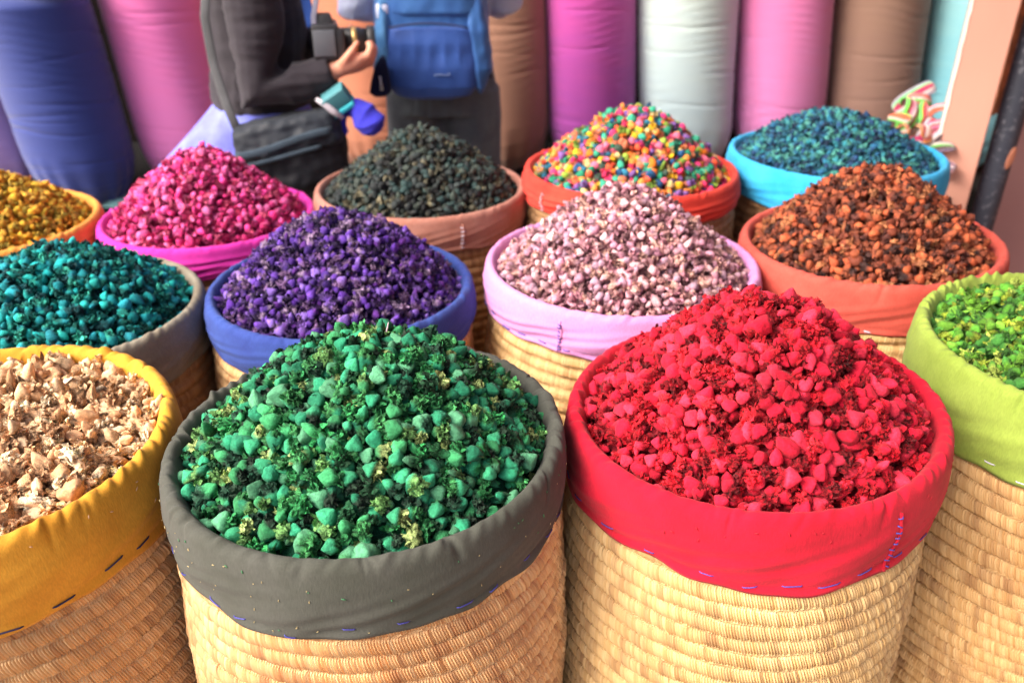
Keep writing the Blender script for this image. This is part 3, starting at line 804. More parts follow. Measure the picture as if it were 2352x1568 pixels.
mb.rings([(Vector((p0.x, 3.22, .379 + .012 * q)), Vector((.09, .0, 0)) * (1 - .1 * q), Vector((0, .07, 0)) * (1 - .1 * q)) for q in range(3)], 20, 3)
tag(mb.build('aqua_rag', aqua), 'pale aqua rag lying on the black plinth between blue and pink sacks', 'cloth')
# folded turquoise cloth on top of the short blue sack
mb = MB(); p0 = Vector((-1.77, 3.22, ZP + .80))
mb.rings([(p0 + Vector((-.20 + .05 * i, 0, .035 + .006 * math.sin(i * 2.1))), Vector((0, .15, 0)), Vector((0, 0, .04 + .006 * math.sin(i * 1.3)))) for i in range(9)], 20, 2.6)
tag(mb.build('folded_cloth', cloth_mat('turquoise_cloth', rgb(80, 200, 200)), remesh=.008, relax=4), 'folded turquoise cloth lying on top of the royal blue sack', 'cloth')

# ---------------------------------------------------------------- posts on the right
def post():
    root = empty('painted_post', (1.335, 2.45, 0), 'salmon pink painted wooden post with edge highlight painted white', 'post'); root.rotation_euler.z = R(-24)
    m, n, b = new_mat('salmon_paint')
    tc = N(n, 'ShaderNodeTexCoord')
    nz = N(n, 'ShaderNodeTexNoise', i_Scale=7.0, i_Detail=6.0)
    mp = N(n, 'ShaderNodeMapping'); mp.inputs['Scale'].default_value = (1, 1, .3); n.links.new(tc.outputs['Object'], mp.inputs[0]); n.links.new(mp.outputs[0], nz.inputs['Vector'])
    base = mixc(n, nz.outputs[0], rgb(220, 166, 146), rgb(206, 144, 128))
    n.links.new(base, b.inputs['Base Color']); b.inputs['Roughness'].default_value = .6
    mb = MB(); mb.box((0, 0, 1.15), (.120, .10, 2.3)); mb.build('post_board', m, root, smooth=False, bevel=.004)
    # white strip standing in for the sunlit edge highlight, ragged outline
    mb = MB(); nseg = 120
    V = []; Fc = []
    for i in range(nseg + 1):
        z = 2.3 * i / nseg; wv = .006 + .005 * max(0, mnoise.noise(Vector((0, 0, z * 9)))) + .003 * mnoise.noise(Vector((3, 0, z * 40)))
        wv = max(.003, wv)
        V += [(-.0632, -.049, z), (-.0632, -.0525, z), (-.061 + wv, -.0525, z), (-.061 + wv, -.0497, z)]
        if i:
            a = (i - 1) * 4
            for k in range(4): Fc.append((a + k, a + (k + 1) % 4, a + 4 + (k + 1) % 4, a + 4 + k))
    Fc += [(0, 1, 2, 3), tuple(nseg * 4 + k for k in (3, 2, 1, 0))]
    mb.add(V, Fc); mb.build('edge_highlight', plain_mat('highlight_white', rgb(236, 236, 226), rough=.8, var=.1), root, smooth=False)
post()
def pole():
    root = empty('metal_pole', (1.452, 2.42, 0), 'dark slate grey round pole with scuffed paint beside the salmon post', 'pole')
    m, n, b = new_mat('scuffed_black')
    tc = N(n, 'ShaderNodeTexCoord'); nz = N(n, 'ShaderNodeTexNoise', i_Scale=60.0, i_Detail=6.0); n.links.new(tc.outputs['Object'], nz.inputs['Vector'])
    mr = N(n, 'ShaderNodeMapRange'); mr.inputs[1].default_value = .56; mr.inputs[2].default_value = .72; n.links.new(nz.outputs[0], mr.inputs[0])
    n.links.new(mixc(n, mr.outputs[0], rgb(48, 52, 66), rgb(110, 112, 122)), b.inputs['Base Color']); b.inputs['Roughness'].default_value = .55
    mb = MB(); mb.tube([(0, 0, z) for z in np.linspace(0, 2.3, 30)], .036, seg=28); mb.build('pole_shaft', m, root)
    mb = MB(); mb.rings([(Vector((.012, -.0355 - .0006 * q, .79)) , Vector((.013, .003, 0)) * (1 - .15 * q), Vector((.004, 0, .034)) * (1 - .15 * q)) for q in range(3)], 18)
    mb.build('peeled_patch', plain_mat('bare_clay', rgb(196, 130, 104)), root)
pole()
# rug hanging on the right and the door jamb behind it
mb = MB(); V = []; Fc = []; n1, n2 = 60, 30
cx = at(2345, 300, 2.55).x
for side in (0, 1):
    for i in range(n1 + 1):
        for j in range(n2 + 1):
            u, v = i / n1, j / n2
            V.append((cx - .06 + .75 * u, 2.62 + .025 * math.sin(u * 30 + v) + .02 * math.sin(u * 13) + side * .012, .86 + 1.3 * v))
K = (n1 + 1) * (n2 + 1)
for s_ in (0, 1):
    for i in range(n1):
        for j in range(n2):
            a = s_ * K + i * (n2 + 1) + j; f = (a, a + n2 + 1, a + n2 + 2, a + 1); Fc.append(f if s_ == 0 else f[::-1])
for i in range(n1):
    for j in (0, n2):
        a = i * (n2 + 1) + j; f = (a, a + K, a + K + n2 + 1, a + n2 + 1); Fc.append(f if j == 0 else f[::-1])
for j in range(n2):
    for i in (0, n1):
        a = i * (n2 + 1) + j; f = (a, a + 1, a + 1 + K, a + K); Fc.append(f if i == 0 else f[::-1])
mb.add(V, Fc)
tag(mb.build('hanging_rug', cloth_mat('brown_wool', rgb(120, 78, 56), rgb(170, 104, 70), weave=250, scale=25)), 'brown wool rug hanging behind the dark pole at the right edge', 'rug')
mb = MB(); mb.box((cx + .58, 2.75, 1.2), (1.0, .10, 2.4))
tag(mb.build('side_wall', plain_mat('mauve_plaster', rgb(170, 130, 130), rough=.9, scale=5), smooth=False), 'mauve plaster wall panel behind the rug at the right edge', 'wall')

# ---------------------------------------------------------------- heap of crocheted bands
def crochet():
    bands = [  # noqa  # px, py, Y, radius, tilt, colours
        (2062, 268, 2.50, .050, (1.1, .3), ((232, 110, 60), (232, 60, 40), (120, 220, 90)), 'small orange red crocheted band at the left end of the heap'),
        (2092, 252, 2.52, .085, (.35, -.25), ((226, 150, 176), (140, 40, 50), (110, 226, 80)), 'pink crocheted band edged in bright green, lying flat'),
        (2140, 235, 2.55, .070, (1.3, .8), ((120, 226, 90), (232, 120, 100), (226, 130, 130)), 'upright coral crocheted band with neon green edge'),
        (2178, 222, 2.60, .085, (1.0, -.4), ((200, 40, 100), (130, 226, 150), (186, 180, 200)), 'grey crocheted disc ringed in mint and crimson by the post'),
        (2172, 255, 2.50, .060, (.8, -.5), ((226, 150, 186), (232, 80, 50), (220, 120, 90)), 'pink oval crocheted band with an orange centre'),
        (2120, 300, 2.47, .085, (.5, .6), ((214, 160, 140), (170, 30, 34), (200, 130, 60)), 'beige and dark red crocheted band in the middle of the heap'),
        (2165, 300, 2.46, .080, (.45, -.2), ((216, 150, 150), (226, 60, 50), (214, 206, 216)), 'rose crocheted band with red and white rows'),
        (2105, 330, 2.42, .060, (.7, .7), ((214, 40, 130), (190, 30, 60), (232, 90, 160)), 'hot pink crocheted band low in the heap'),
        (2170, 345, 2.42, .080, (.4, -.3), ((100, 190, 80), (90, 60, 60), (120, 100, 130)), 'green and brown crocheted band at the bottom of the heap'),
        (2075, 295, 2.44, .045, (.9, .9), ((120, 220, 90), (190, 30, 60), (232, 150, 90)), 'small lime rimmed crocheted disc beside the dark teal buds'),
        (2125, 262, 2.50, .048, (1.2, -.7), ((240, 120, 130), (226, 60, 60), (120, 226, 100)), 'salmon crocheted disc standing on edge in the heap'),
        (2195, 285, 2.46, .050, (1.0, .5), ((226, 60, 50), (226, 150, 190), (200, 40, 110)), 'red centred crocheted disc touching the post'),
        (2140, 322, 2.43, .045, (.8, -.9), ((214, 206, 216), (210, 50, 90), (90, 60, 70)), 'white centred crocheted disc low in the heap'),
        (2180, 378, 2.40, .060, (.5, .2), ((186, 130, 150), (110, 90, 130), (206, 150, 150)), 'mauve crocheted band under the green one'),
    ]
    for i, (px, py, Y, r_, tl, cols, lb) in enumerate(bands):
        p = at(px, py, Y)
        if p.x + r_ > 1.33: p.x = 1.325 - r_
        root = empty('crocheted_band', p, lb, 'crocheted band', 'heap of crocheted bands')
        root.rotation_euler = (R(20) + tl[0] * .6, R(-20) + tl[1] * .9, (i * 2.4) % 3.1 - 1.2)
        L, Wd, nu = r_ * 1.9, r_ * .62, 60; arch = .25 + .5 * ((i * 37) % 10) / 10
        rows = [2, 1, 0, 0, 1, 2]; wht = (230, 218, 216)
        for bi in range(6):
            V = []; v0, v1 = -1 + bi / 3, -1 + (bi + 1) / 3
            for k in range(nu + 1):
                u = k / nu * 2 - 1; an = u * (1.0 + arch)
                cx_, cz_ = L / 2 * math.sin(an) / (1.0 + arch), L * .5 * arch * (math.cos(an) - .6)
                tap = math.sqrt(max(.02, 1 - u ** 6)); bmp = .0010 * abs(math.sin(k * 1.57))
                for vv, zz in ((v0 + .02, 0), ((v0 + v1) / 2, .0032 + bmp), (v1 - .02, 0), (v1 - .02, -.006), (v0 + .02, -.006)):
                    V.append((cx_ - math.sin(an) * zz, vv * Wd / 2 * tap, cz_ + zz * math.cos(an) - .010 * vv * vv + .006 * math.sin(3 * u + i) * vv))
            Fc = [(k * 5 + q, k * 5 + (q + 1) % 5, (k + 1) * 5 + (q + 1) % 5, (k + 1) * 5 + q) for k in range(nu) for q in range(5)] + [(4, 3, 2, 1, 0), tuple(nu * 5 + q for q in range(5))]
            mb = MB(); mb.add(V, Fc); mb.build('crocheted_row', yarn(cols[rows[bi]] if bi != (i % 3) + 1 else wht), root)
_y = {}
def yarn(cc_):
    if cc_ not in _y: _y[cc_] = cloth_mat('yarn', rgb(*cc_), weave=350, sheen=.4, bump=.002)
    return _y[cc_]
crochet()
root = empty('wooden_stool', (1.17, 2.55, 0), 'plain wooden stool hidden under the heap of crocheted bands', 'stool')
wood = plain_mat('old_wood', rgb(120, 86, 60), rough=.7)
MBs = MB(); MBs.box((0, 0, .80), (.26, .26, .03)); MBs.build('stool_seat', wood, root, smooth=False, bevel=.004)
for sx in (-1, 1):
    for sy in (-1, 1):
        l = MB(); l.tube([(sx * .11, sy * .11, 0), (sx * .09, sy * .09, .785)], .014, seg=10); l.build('leg', wood, root)

# ---------------------------------------------------------------- people
skin = plain_mat('skin', rgb(214, 150, 126), rough=.55, var=.08, spec=.35)
skin.node_tree.nodes['Principled BSDF'].inputs['Subsurface Weight'].default_value = .1
hair_m = plain_mat('brown_hair', rgb(60, 42, 32), rough=.6, var=.4, scale=80)

def wrinkle(amp, f=(9, 9, 22), off=0):
    return lambda p: amp * (mnoise.noise(Vector((p.x * f[0] + off, p.y * f[1], p.z * f[2]))) + .5 * mnoise.noise(Vector((p.x * f[0] * 2.3, p.y * f[1] * 2.3 + off, p.z * f[2] * 2))))

def hand(mb, wrist, fwd, palm_n, side_thumb, curl=1.0, L=.175, fat=1.0):
    """palm + four bent fingers + thumb as tapered tubes (joined later by remesh)"""
    fwd = Vector(fwd).normalized(); nrm = Vector(palm_n).normalized(); nrm = (nrm - fwd * nrm.dot(fwd)).normalized(); sd_ = fwd.cross(nrm) * side_thumb
    w_ = Vector(wrist)
    mb.rings([(w_ + fwd * (L * .02), sd_ * .026, nrm * .019), (w_ + fwd * (L * .2), sd_ * .034, nrm * .016 * fat), (w_ + fwd * (L * .38), sd_ * .040, nrm * .015 * fat), (w_ + fwd * (L * .5), sd_ * .038, nrm * .012 * fat)], 14, 2.6)
    for i, (o_, ln) in enumerate(((.028, .42), (.010, .47), (-.010, .44), (-.028, .36))):
        p = w_ + fwd * (L * .48) + sd_ * o_; d = fwd.copy(); pts = [p - fwd * .01]; an = 0
        for sg in (.42, .32, .26):
            pts.append(pts[-1] + d * (L * ln * sg + .004)); an = curl * .75
            d = (Matrix.Rotation(an, 3, sd_ * side_thumb) @ d) if True else d
        mb.tube(pts, [.0095 * fat, .0092 * fat, .008 * fat, .0065 * fat], seg=8)
    p = w_ + fwd * (L * .12) + sd_ * .024; d = (fwd * .7 + sd_ * .75 + nrm * .2).normalized()
    mb.tube([p, p + d * .03, p + d * .03 + (fwd * .8 + sd_ * .25 + nrm * .5).normalized() * .03, p + d * .03 + (fwd * .75 - sd_ * .05 + nrm * .65).normalized() * .055], [.014, .012, .010, .008], seg=8)

def head_parts(mb, c0, fwd, r=.075):
    """skull, jaw, nose, ears, neck are merged into the body; c0 is the head centre"""
    f = Vector(fwd).normalized(); u = Vector((0, 0, 1)); s_ = f.cross(u)
    rs = []
    for k, (dz, rw, rd, df) in enumerate(((-.115, .028, .030, .035), (-.10, .045, .05, .022), (-.07, .058, .072, .012), (-.03, .068, .088, .0), (.02, .074, .096, -.006), (.06, .072, .092, -.010), (.09, .056, .072, -.012), (.108, .03, .04, -.012))):
        rs.append((Vector(c0) + u * dz + f * df, s_ * rw, f * rd))
    mb.rings(rs, 20)
    mb.tube([Vector(c0) + f * .088 + u * .012, Vector(c0) + f * .112 - u * .022, Vector(c0) + f * .092 - u * .030], [.007, .013, .010], seg=8)
    for k in (-1, 1):
        mb.rings([(Vector(c0) + s_ * k * (.072 + .006 * q) - u * .005 - f * .008, u * .030 * (1 - .2 * q), f * .017 * (1 - .2 * q)) for q in (0, 1, 2)], 12)
    mb.tube([Vector(c0) + f * .084 - u * .056 - s_ * .022, Vector(c0) + f * .092 - u * .057, Vector(c0) + f * .084 - u * .056 + s_ * .022], [.004, .0065, .004], seg=8)

def face_bits(c0, fwd, parent):
    f = Vector(fwd).normalized(); u = Vector((0, 0, 1)); s_ = f.cross(u)
    for k in (-1, 1):
        e = MB(); e.ball(Vector(c0) + f * .080 + s_ * k * .030 + u * .004, .0125); e.build('eye', plain_mat('eye', (.6, .6, .6), rough=.2), parent)
    h = MB()
    h.rings([(Vector(c0) + u * dz - f * bk_, s_ * rw, f * rd) for dz, bk_, rw, rd in ((-.07, .055, .06, .045), (-.02, .035, .079, .075), (.03, .022, .084, .092), (.075, .018, .078, .092), (.108, .016, .055, .065), (.124, .016, .02, .03))], 20)
    h.build('hair', hair_m, parent, remesh=.008, relax=3, disp=wrinkle(.004, (60, 60, 20)))

# photographer, seen from the right side, turned towards +X
def photographer():
    bx, by = -.775, 2.66
    root = empty('person', (bx, by, 0), 'person in charcoal jacket holding a camera, seen from the side', 'person'); WORLD_ROOTS.add(root.name)
    f = Vector((.96, .28, 0)).normalized(); s_ = Vector((f.y, -f.x, 0))     # s_: the person's right, towards the viewer
    B = Vector((bx, by, 0)); up = Vector((0, 0, 1))
    def P(a, b, z): return B + f * a + s_ * b + up * z
    hand_w = at(786, 156, 2.46); elbow = at(606, 212, 2.43); shoulder = at(575, -55, 2.47)
    fa = (hand_w - elbow).normalized()
    b = MB()
    b.rings([(P(-.01, 0, .82), f * .10, s_ * .15), (P(-.01, 0, .90), f * .115, s_ * .165), (P(0, 0, 1.0), f * .10, s_ * .145), (P(0, 0, 1.15), f * .11, s_ * .155), (P(-.01, 0, 1.28), f * .11, s_ * .17), (P(-.01, 0, 1.36), f * .075, s_ * .12), (P(0, 0, 1.40), f * .05, s_ * .06)], 20)
    b.tube([P(0, 0, 1.37), P(.012, 0, 1.43), P(.025, 0, 1.50)], [.052, .048, .05], 14)
    c0 = P(.04, 0, 1.57); hf = (f * .95 - up * .0).normalized()
    head_parts(b, c0, f)
    for k in (-1, 1):
        b.tube([P(0, k * .085, .86), P(.01, k * .085, .65), P(.015, k * .08, .47), P(-.005, k * .08, .30), P(-.02, k * .08, .09)], [.085, .072, .052, .048, .034], 14)
        b.rings([(P(-.06, k * .08, .035), s_ * .03, up * .03), (P(.0, k * .08, .045), s_ * .038, up * .04), (P(.08, k * .085, .03), s_ * .044, up * .026), (P(.14, k * .085, .022), s_ * .036, up * .018)], 12)
    b.tube([shoulder, (shoulder + elbow) / 2, elbow, (elbow * .45 + hand_w * .55), hand_w], [.05, .044, .038, .034, .025], 12)
    elbow_f = P(.07, -.27, 1.06); lens_c = at(832, 88, 2.52); wr_f = lens_c + Vector((-.07, .09, -.05))
    b.tube([P(-.01, -.17, 1.31), P(.02, -.23, 1.18), elbow_f, (elbow_f + wr_f) / 2, wr_f], [.05, .044, .038, .034, .025], 12)
    hand(b, hand_w - Vector((.012, 0, 0)), (fa + Vector((.30, .02, .05))), Vector((-.1, .45, .9)), 1, curl=1.25, L=.155, fat=1.6)
    hand(b, wr_f, Vector((.7, -.5, .3)), Vector((.2, -.9, .4)), -1, curl=.9, L=.15)
    b.build('body', skin, root, remesh=.006, relax=4)
    face_bits(c0, f, root)
    # jacket
    j = MB()
    j.rings([(P(-.015, 0, .885), f * .150, s_ * .19), (P(-.015, 0, .93), f * .160, s_ * .195), (P(-.01, 0, 1.02), f * .142, s_ * .18), (P(0, 0, 1.15), f * .148, s_ * .185), (P(-.01, 0, 1.28), f * .14, s_ * .195), (P(-.012, 0, 1.36), f * .10, s_ * .15), (P(.0, 0, 1.405), f * .068, s_ * .075)], 24)
    j.tube([P(0, .13, 1.33), shoulder, shoulder * .5 + elbow * .5, elbow + Vector((-.012, 0, 0)), elbow * .55 + hand_w * .45, hand_w - fa * .03], [.09, .088, .080, .074, .064, .046], 16)
    j.tube([P(-.01, -.13, 1.33), P(-.01, -.18, 1.29), P(.02, -.23, 1.18), elbow_f, (elbow_f + wr_f) / 2, wr_f - (wr_f - elbow_f).normalized() * .03], [.085, .08, .07, .065, .055, .042], 16)
    jm = cloth_mat('charcoal_fleece', rgb(46, 42, 50), rgb(36, 32, 40), weave=400, sheen=.1)
    def fold(p):
        d = (p - elbow).length
        return .009 * mnoise.noise(Vector((p.x * 7, p.y * 7, p.z * 11))) - .009 * abs(math.sin(d * 42 + 2 * mnoise.noise(p * 9))) * max(0, 1 - d / .22) - .008 * abs(mnoise.noise(Vector((p.x * 5, p.y * 5, p.z * 30))))
    j.build('jacket', jm, root, remesh=.007, relax=5, disp=fold)
    k_ = MB(); k_.rings([(P(.0, 0, 1.385), f * .075, s_ * .085), (P(.0, 0, 1.43), f * .07, s_ * .075), (P(.0, 0, 1.45), f * .064, s_ * .068)], 20); k_.build('jacket_collar', jm, root, remesh=.006, relax=3)
    # periwinkle shirt tail flaring behind
    t = MB(); nth = 72; V = []; lv = 14
    for i in range(lv):
        q = i / (lv - 1)
        for a in range(nth):
            an = 2 * PI * a / nth; back = max(0, -math.cos(an))
            rr_f = .135 + .05 * q + .17 * back ** 2 * q ** 1.1 + .010 * q * math.sin(an * 9) ; rr_s = .178 + .022 * q + .008 * q * math.sin(an * 11)
            V.append(P(-.015 + rr_f * math.cos(an), rr_s * math.sin(an), .915 - .21 * q))
    for i in range(lv):
        for a in range(nth):
            v = V[i * nth + a]; c_ = P(-.015, 0, v.z); V.append(v + (c_ - v).normalized() * .004)
    Fc = []; K = lv * nth
    for i in range(lv - 1):
        for a in range(nth):
            a2 = (a + 1) % nth; q = (i * nth + a, i * nth + a2, (i + 1) * nth + a2, (i + 1) * nth + a); Fc.append(q[::-1]); Fc.append(tuple(x_ + K for x_ in q))
    for a in range(nth):
        a2 = (a + 1) % nth
        Fc.append(((lv - 1) * nth + a, (lv - 1) * nth + a2, K + (lv - 1) * nth + a2, K + (lv - 1) * nth + a)[::-1]); Fc.append((a, a2, K + a2, K + a))
    t.add(V, Fc); t.build('shirt_tail', cloth_mat('periwinkle_cotton', rgb(124, 134, 214), rgb(100, 104, 206), weave=700), root)
    # trousers
    tr = MB()
    tr.rings([(P(-.01, 0, .905), f * .118, s_ * .165), (P(-.01, 0, .84), f * .125, s_ * .17), (P(0, 0, .76), f * .12, s_ * .168)], 20)
    for k in (-1, 1):
        tr.tube([P(0, k * .082, .82), P(.01, k * .085, .65), P(.015, k * .082, .47), P(-.005, k * .082, .30), P(-.02, k * .082, .075)], [.095, .088, .070, .064, .058], 16)
    tr.build('trousers', cloth_mat('black_denim', rgb(34, 34, 42), weave=500), root, remesh=.008, relax=3, disp=wrinkle(.005))
    for k in (-1, 1):
        sh = MB(); sh.rings([(P(-.075, k * .08, .04), s_ * .034, up * .038), (P(-.02, k * .08, .05), s_ * .045, up * .05), (P(.08, k * .085, .036), s_ * .05, up * .036), (P(.15, k * .085, .028), s_ * .042, up * .027)], 16)
        sh.build('shoe', plain_mat('shoe_leather', rgb(50, 44, 42)), root, remesh=.006, relax=2)
    return P, f, s_, hand_w, lens_c
P1, f1, s1, hw, lens_c = photographer()

def camera_thing():
    root = empty('camera', at(748, 92, 2.50), 'black camera with a gold ringed lens held by the person in the jacket', 'camera')
    o = root.location; ax = Vector((.97, .22, 0)).normalized(); sd_ = Vector((ax.y, -ax.x, 0)); M = Matrix((ax, -sd_, Vector((0, 0, 1)))).transposed()
    blk = plain_mat('black_plastic', rgb(44, 44, 48), rough=.45); gry = plain_mat('grey_screen', rgb(96, 100, 108), rough=.35)
    b = MB(); b.box((0, 0, 0), (.075, .135, .095), M); b.box((M @ Vector((0, 0, .055))), (.06, .06, .035), M, .35); b.box(M @ Vector((.035, -.05, -.005)), (.035, .035, .085), M)
    b.build('camera_body', blk, root, bevel=.006)
    b = MB(); b.box(M @ Vector((-.005, -.0685, .0)), (.06, .004, .07), M); b.build('side_panel', gry, root, bevel=.0015)
    b = MB(); b.tube([M @ Vector((a, 0, -.005)) for a in (.03, .05, .052, .10, .102, .118)], [.033, .033, .037, .037, .034, .034], seg=32); b.build('lens', blk, root)
    b = MB(); b.tube([M @ Vector((a, 0, -.005)) for a in (.074, .076, .086, .088)], [.0365, .0385, .0385, .0365], seg=32); b.build('gold_ring', plain_mat('gold', rgb(206, 170, 110), rough=.35, metal=.7), root)
    b = MB(); b.tube([M @ Vector((a, 0, -.005)) for a in (.118, .120, .138, .140)], [.038, .040, .041, .039], seg=32); b.build('lens_hood', blk, root)
    b = MB(); b.tube([at(690, -60, 2.52) - o, at(702, 0, 2.50) - o, at(712, 45, 2.48) - o, at(716, 62, 2.47) - o], .014, seg=10, flat=.15, up=(1, 0, 0)); b.build('neck_strap', cloth_mat('blue_webbing', rgb(50, 84, 160)), root)
    b = MB(); b.tube([at(722, -60, 2.50) - o, at(726, 0, 2.485) - o, at(720, 40, 2.47) - o, at(722, 80, 2.46) - o, at(734, 122, 2.46) - o], .008, seg=10, flat=.2, up=(1, 0, 0)); b.build('strap_lining', cloth_mat('pale_webbing', rgb(130, 130, 150)), root)
camera_thing()

def shoulder_bag():
    p = at(672, 350, 2.40)
    root = empty('shoulder_bag', p, 'black shoulder bag with grey trim hanging at the hip of the person', 'bag')
    ax = Vector((.97, .1, .16)).normalized(); M = Matrix((ax, Vector((-.1, .99, 0)).normalized(), ax.cross(Vector((-.1, .99, 0)).normalized()))).transposed()
    blk = cloth_mat('black_nylon', rgb(28, 30, 37), weave=600, sheen=.0, rough=.6)
    b = MB(); b.rings([(M @ Vector((0, 0, z)), M @ Vector((a, 0, 0)), M @ Vector((0, b_, 0))) for z, a, b_ in ((-.115, .13, .05), (-.09, .15, .062), (0, .158, .066), (.06, .155, .062), (.085, .14, .05))], 28, 3.0)
    b.build('bag_body', blk, root, remesh=.006, relax=4, disp=wrinkle(.010, (14, 14, 18)))
    b = MB(); b.rings([(M @ Vector((0, -.004, z)), M @ Vector((a, 0, 0)), M @ Vector((0, b_, 0))) for z, a, b_ in ((.01, .160, .071), (.04, .162, .073), (.09, .152, .060), (.105, .13, .045))], 28, 3.0)
    b.build('flap', cloth_mat('dark_slate_nylon', rgb(36, 42, 52), weave=600, rough=.6), root, remesh=.006, relax=3, disp=wrinkle(.009, (16, 16, 24)))
    b = MB(); b.tube([M @ Vector((x_, -.078 + .012 * (x_ / .15) ** 4, .045 + .012 * math.sin(x_ * 14))) for x_ in np.linspace(-.145, .14, 16)], .011, seg=8, flat=.3)
    b.tube([M @ Vector((x_, -.079 + .012 * (x_ / .15) ** 4, .012 + .008 * math.sin(x_ * 11))) for x_ in np.linspace(-.145, .10, 16)], .006, seg=8, flat=.4)
    b.build('trim', cloth_mat('slate_webbing', rgb(56, 70, 84)), root)
    b = MB(); b.tube([at(475, -60, 2.47) - p, at(470, 40, 2.455) - p, at(490, 150, 2.44) - p, at(520, 240, 2.40) - p, at(556, 325, 2.37) - p], .013, seg=10, flat=.2, up=(1, 0, 0)); b.build('shoulder_strap', cloth_mat('grey_webbing', rgb(84, 86, 90)), root)
    b = MB(); b.tube([at(640, 300, 2.37) - p, at(690, 280, 2.37) - p, at(760, 262, 2.40) - p], .010, seg=8, flat=.3); b.build('carry_handle', blk, root)
shoulder_bag()
# booklet and blue cloth hanging at the forearm
p = at(778, 232, 2.41); M = Matrix.Rotation(R(-32), 3, 'Y') @ Matrix.Rotation(R(20), 3, 'X')
root = empty('notebook', p, 'turquoise notebook tucked under the forearm above the shoulder bag', 'notebook')
b = MB(); b.box(M @ Vector((0, 0, .012)), (.075, .05, .045), M); b.build('cover', plain_mat('teal_board', rgb(70, 130, 140)), root, bevel=.003)
b = MB(); b.box(M @ Vector((-.002, -.004, -.020)), (.078, .052, .014), M); b.build('spine', plain_mat('cyan_board', rgb(60, 190, 206)), root, bevel=.003)
b = MB(); b.tube([at(726, 228, 2.385), at(745, 240, 2.38), at(765, 256, 2.38), at(788, 272, 2.385)], [.006, .009, .010, .008], seg=8, flat=.35)
tag(b.build('white_strap', cloth_mat('white_webbing', rgb(190, 184, 196))), 'pale strap end lying diagonally under the turquoise notebook', 'strap')
b = MB(); b.tube([at(786, 250, 2.44), at(815, 250, 2.42), at(840, 268, 2.40), at(858, 290, 2.40), at(866, 300, 2.41)], [.020, .034, .050, .050, .034], seg=16, flat=.7)
b.tube([at(786, 262, 2.44), at(776, 300, 2.45), at(772, 350, 2.46)], [.022, .035, .025], seg=14, flat=.7)
tag(b.build('blue_cloth', cloth_mat('ultramarine_cotton', rgb(58, 58, 190), rgb(44, 44, 160)), remesh=.004, relax=8, disp=lambda p: .006 * mnoise.noise(p * 14) - .006 * abs(math.sin((p.x * .6 - p.z) * 55 + 2 * mnoise.noise(p * 14)))), 'bundled ultramarine cloth hanging beside the shoulder bag', 'cloth')

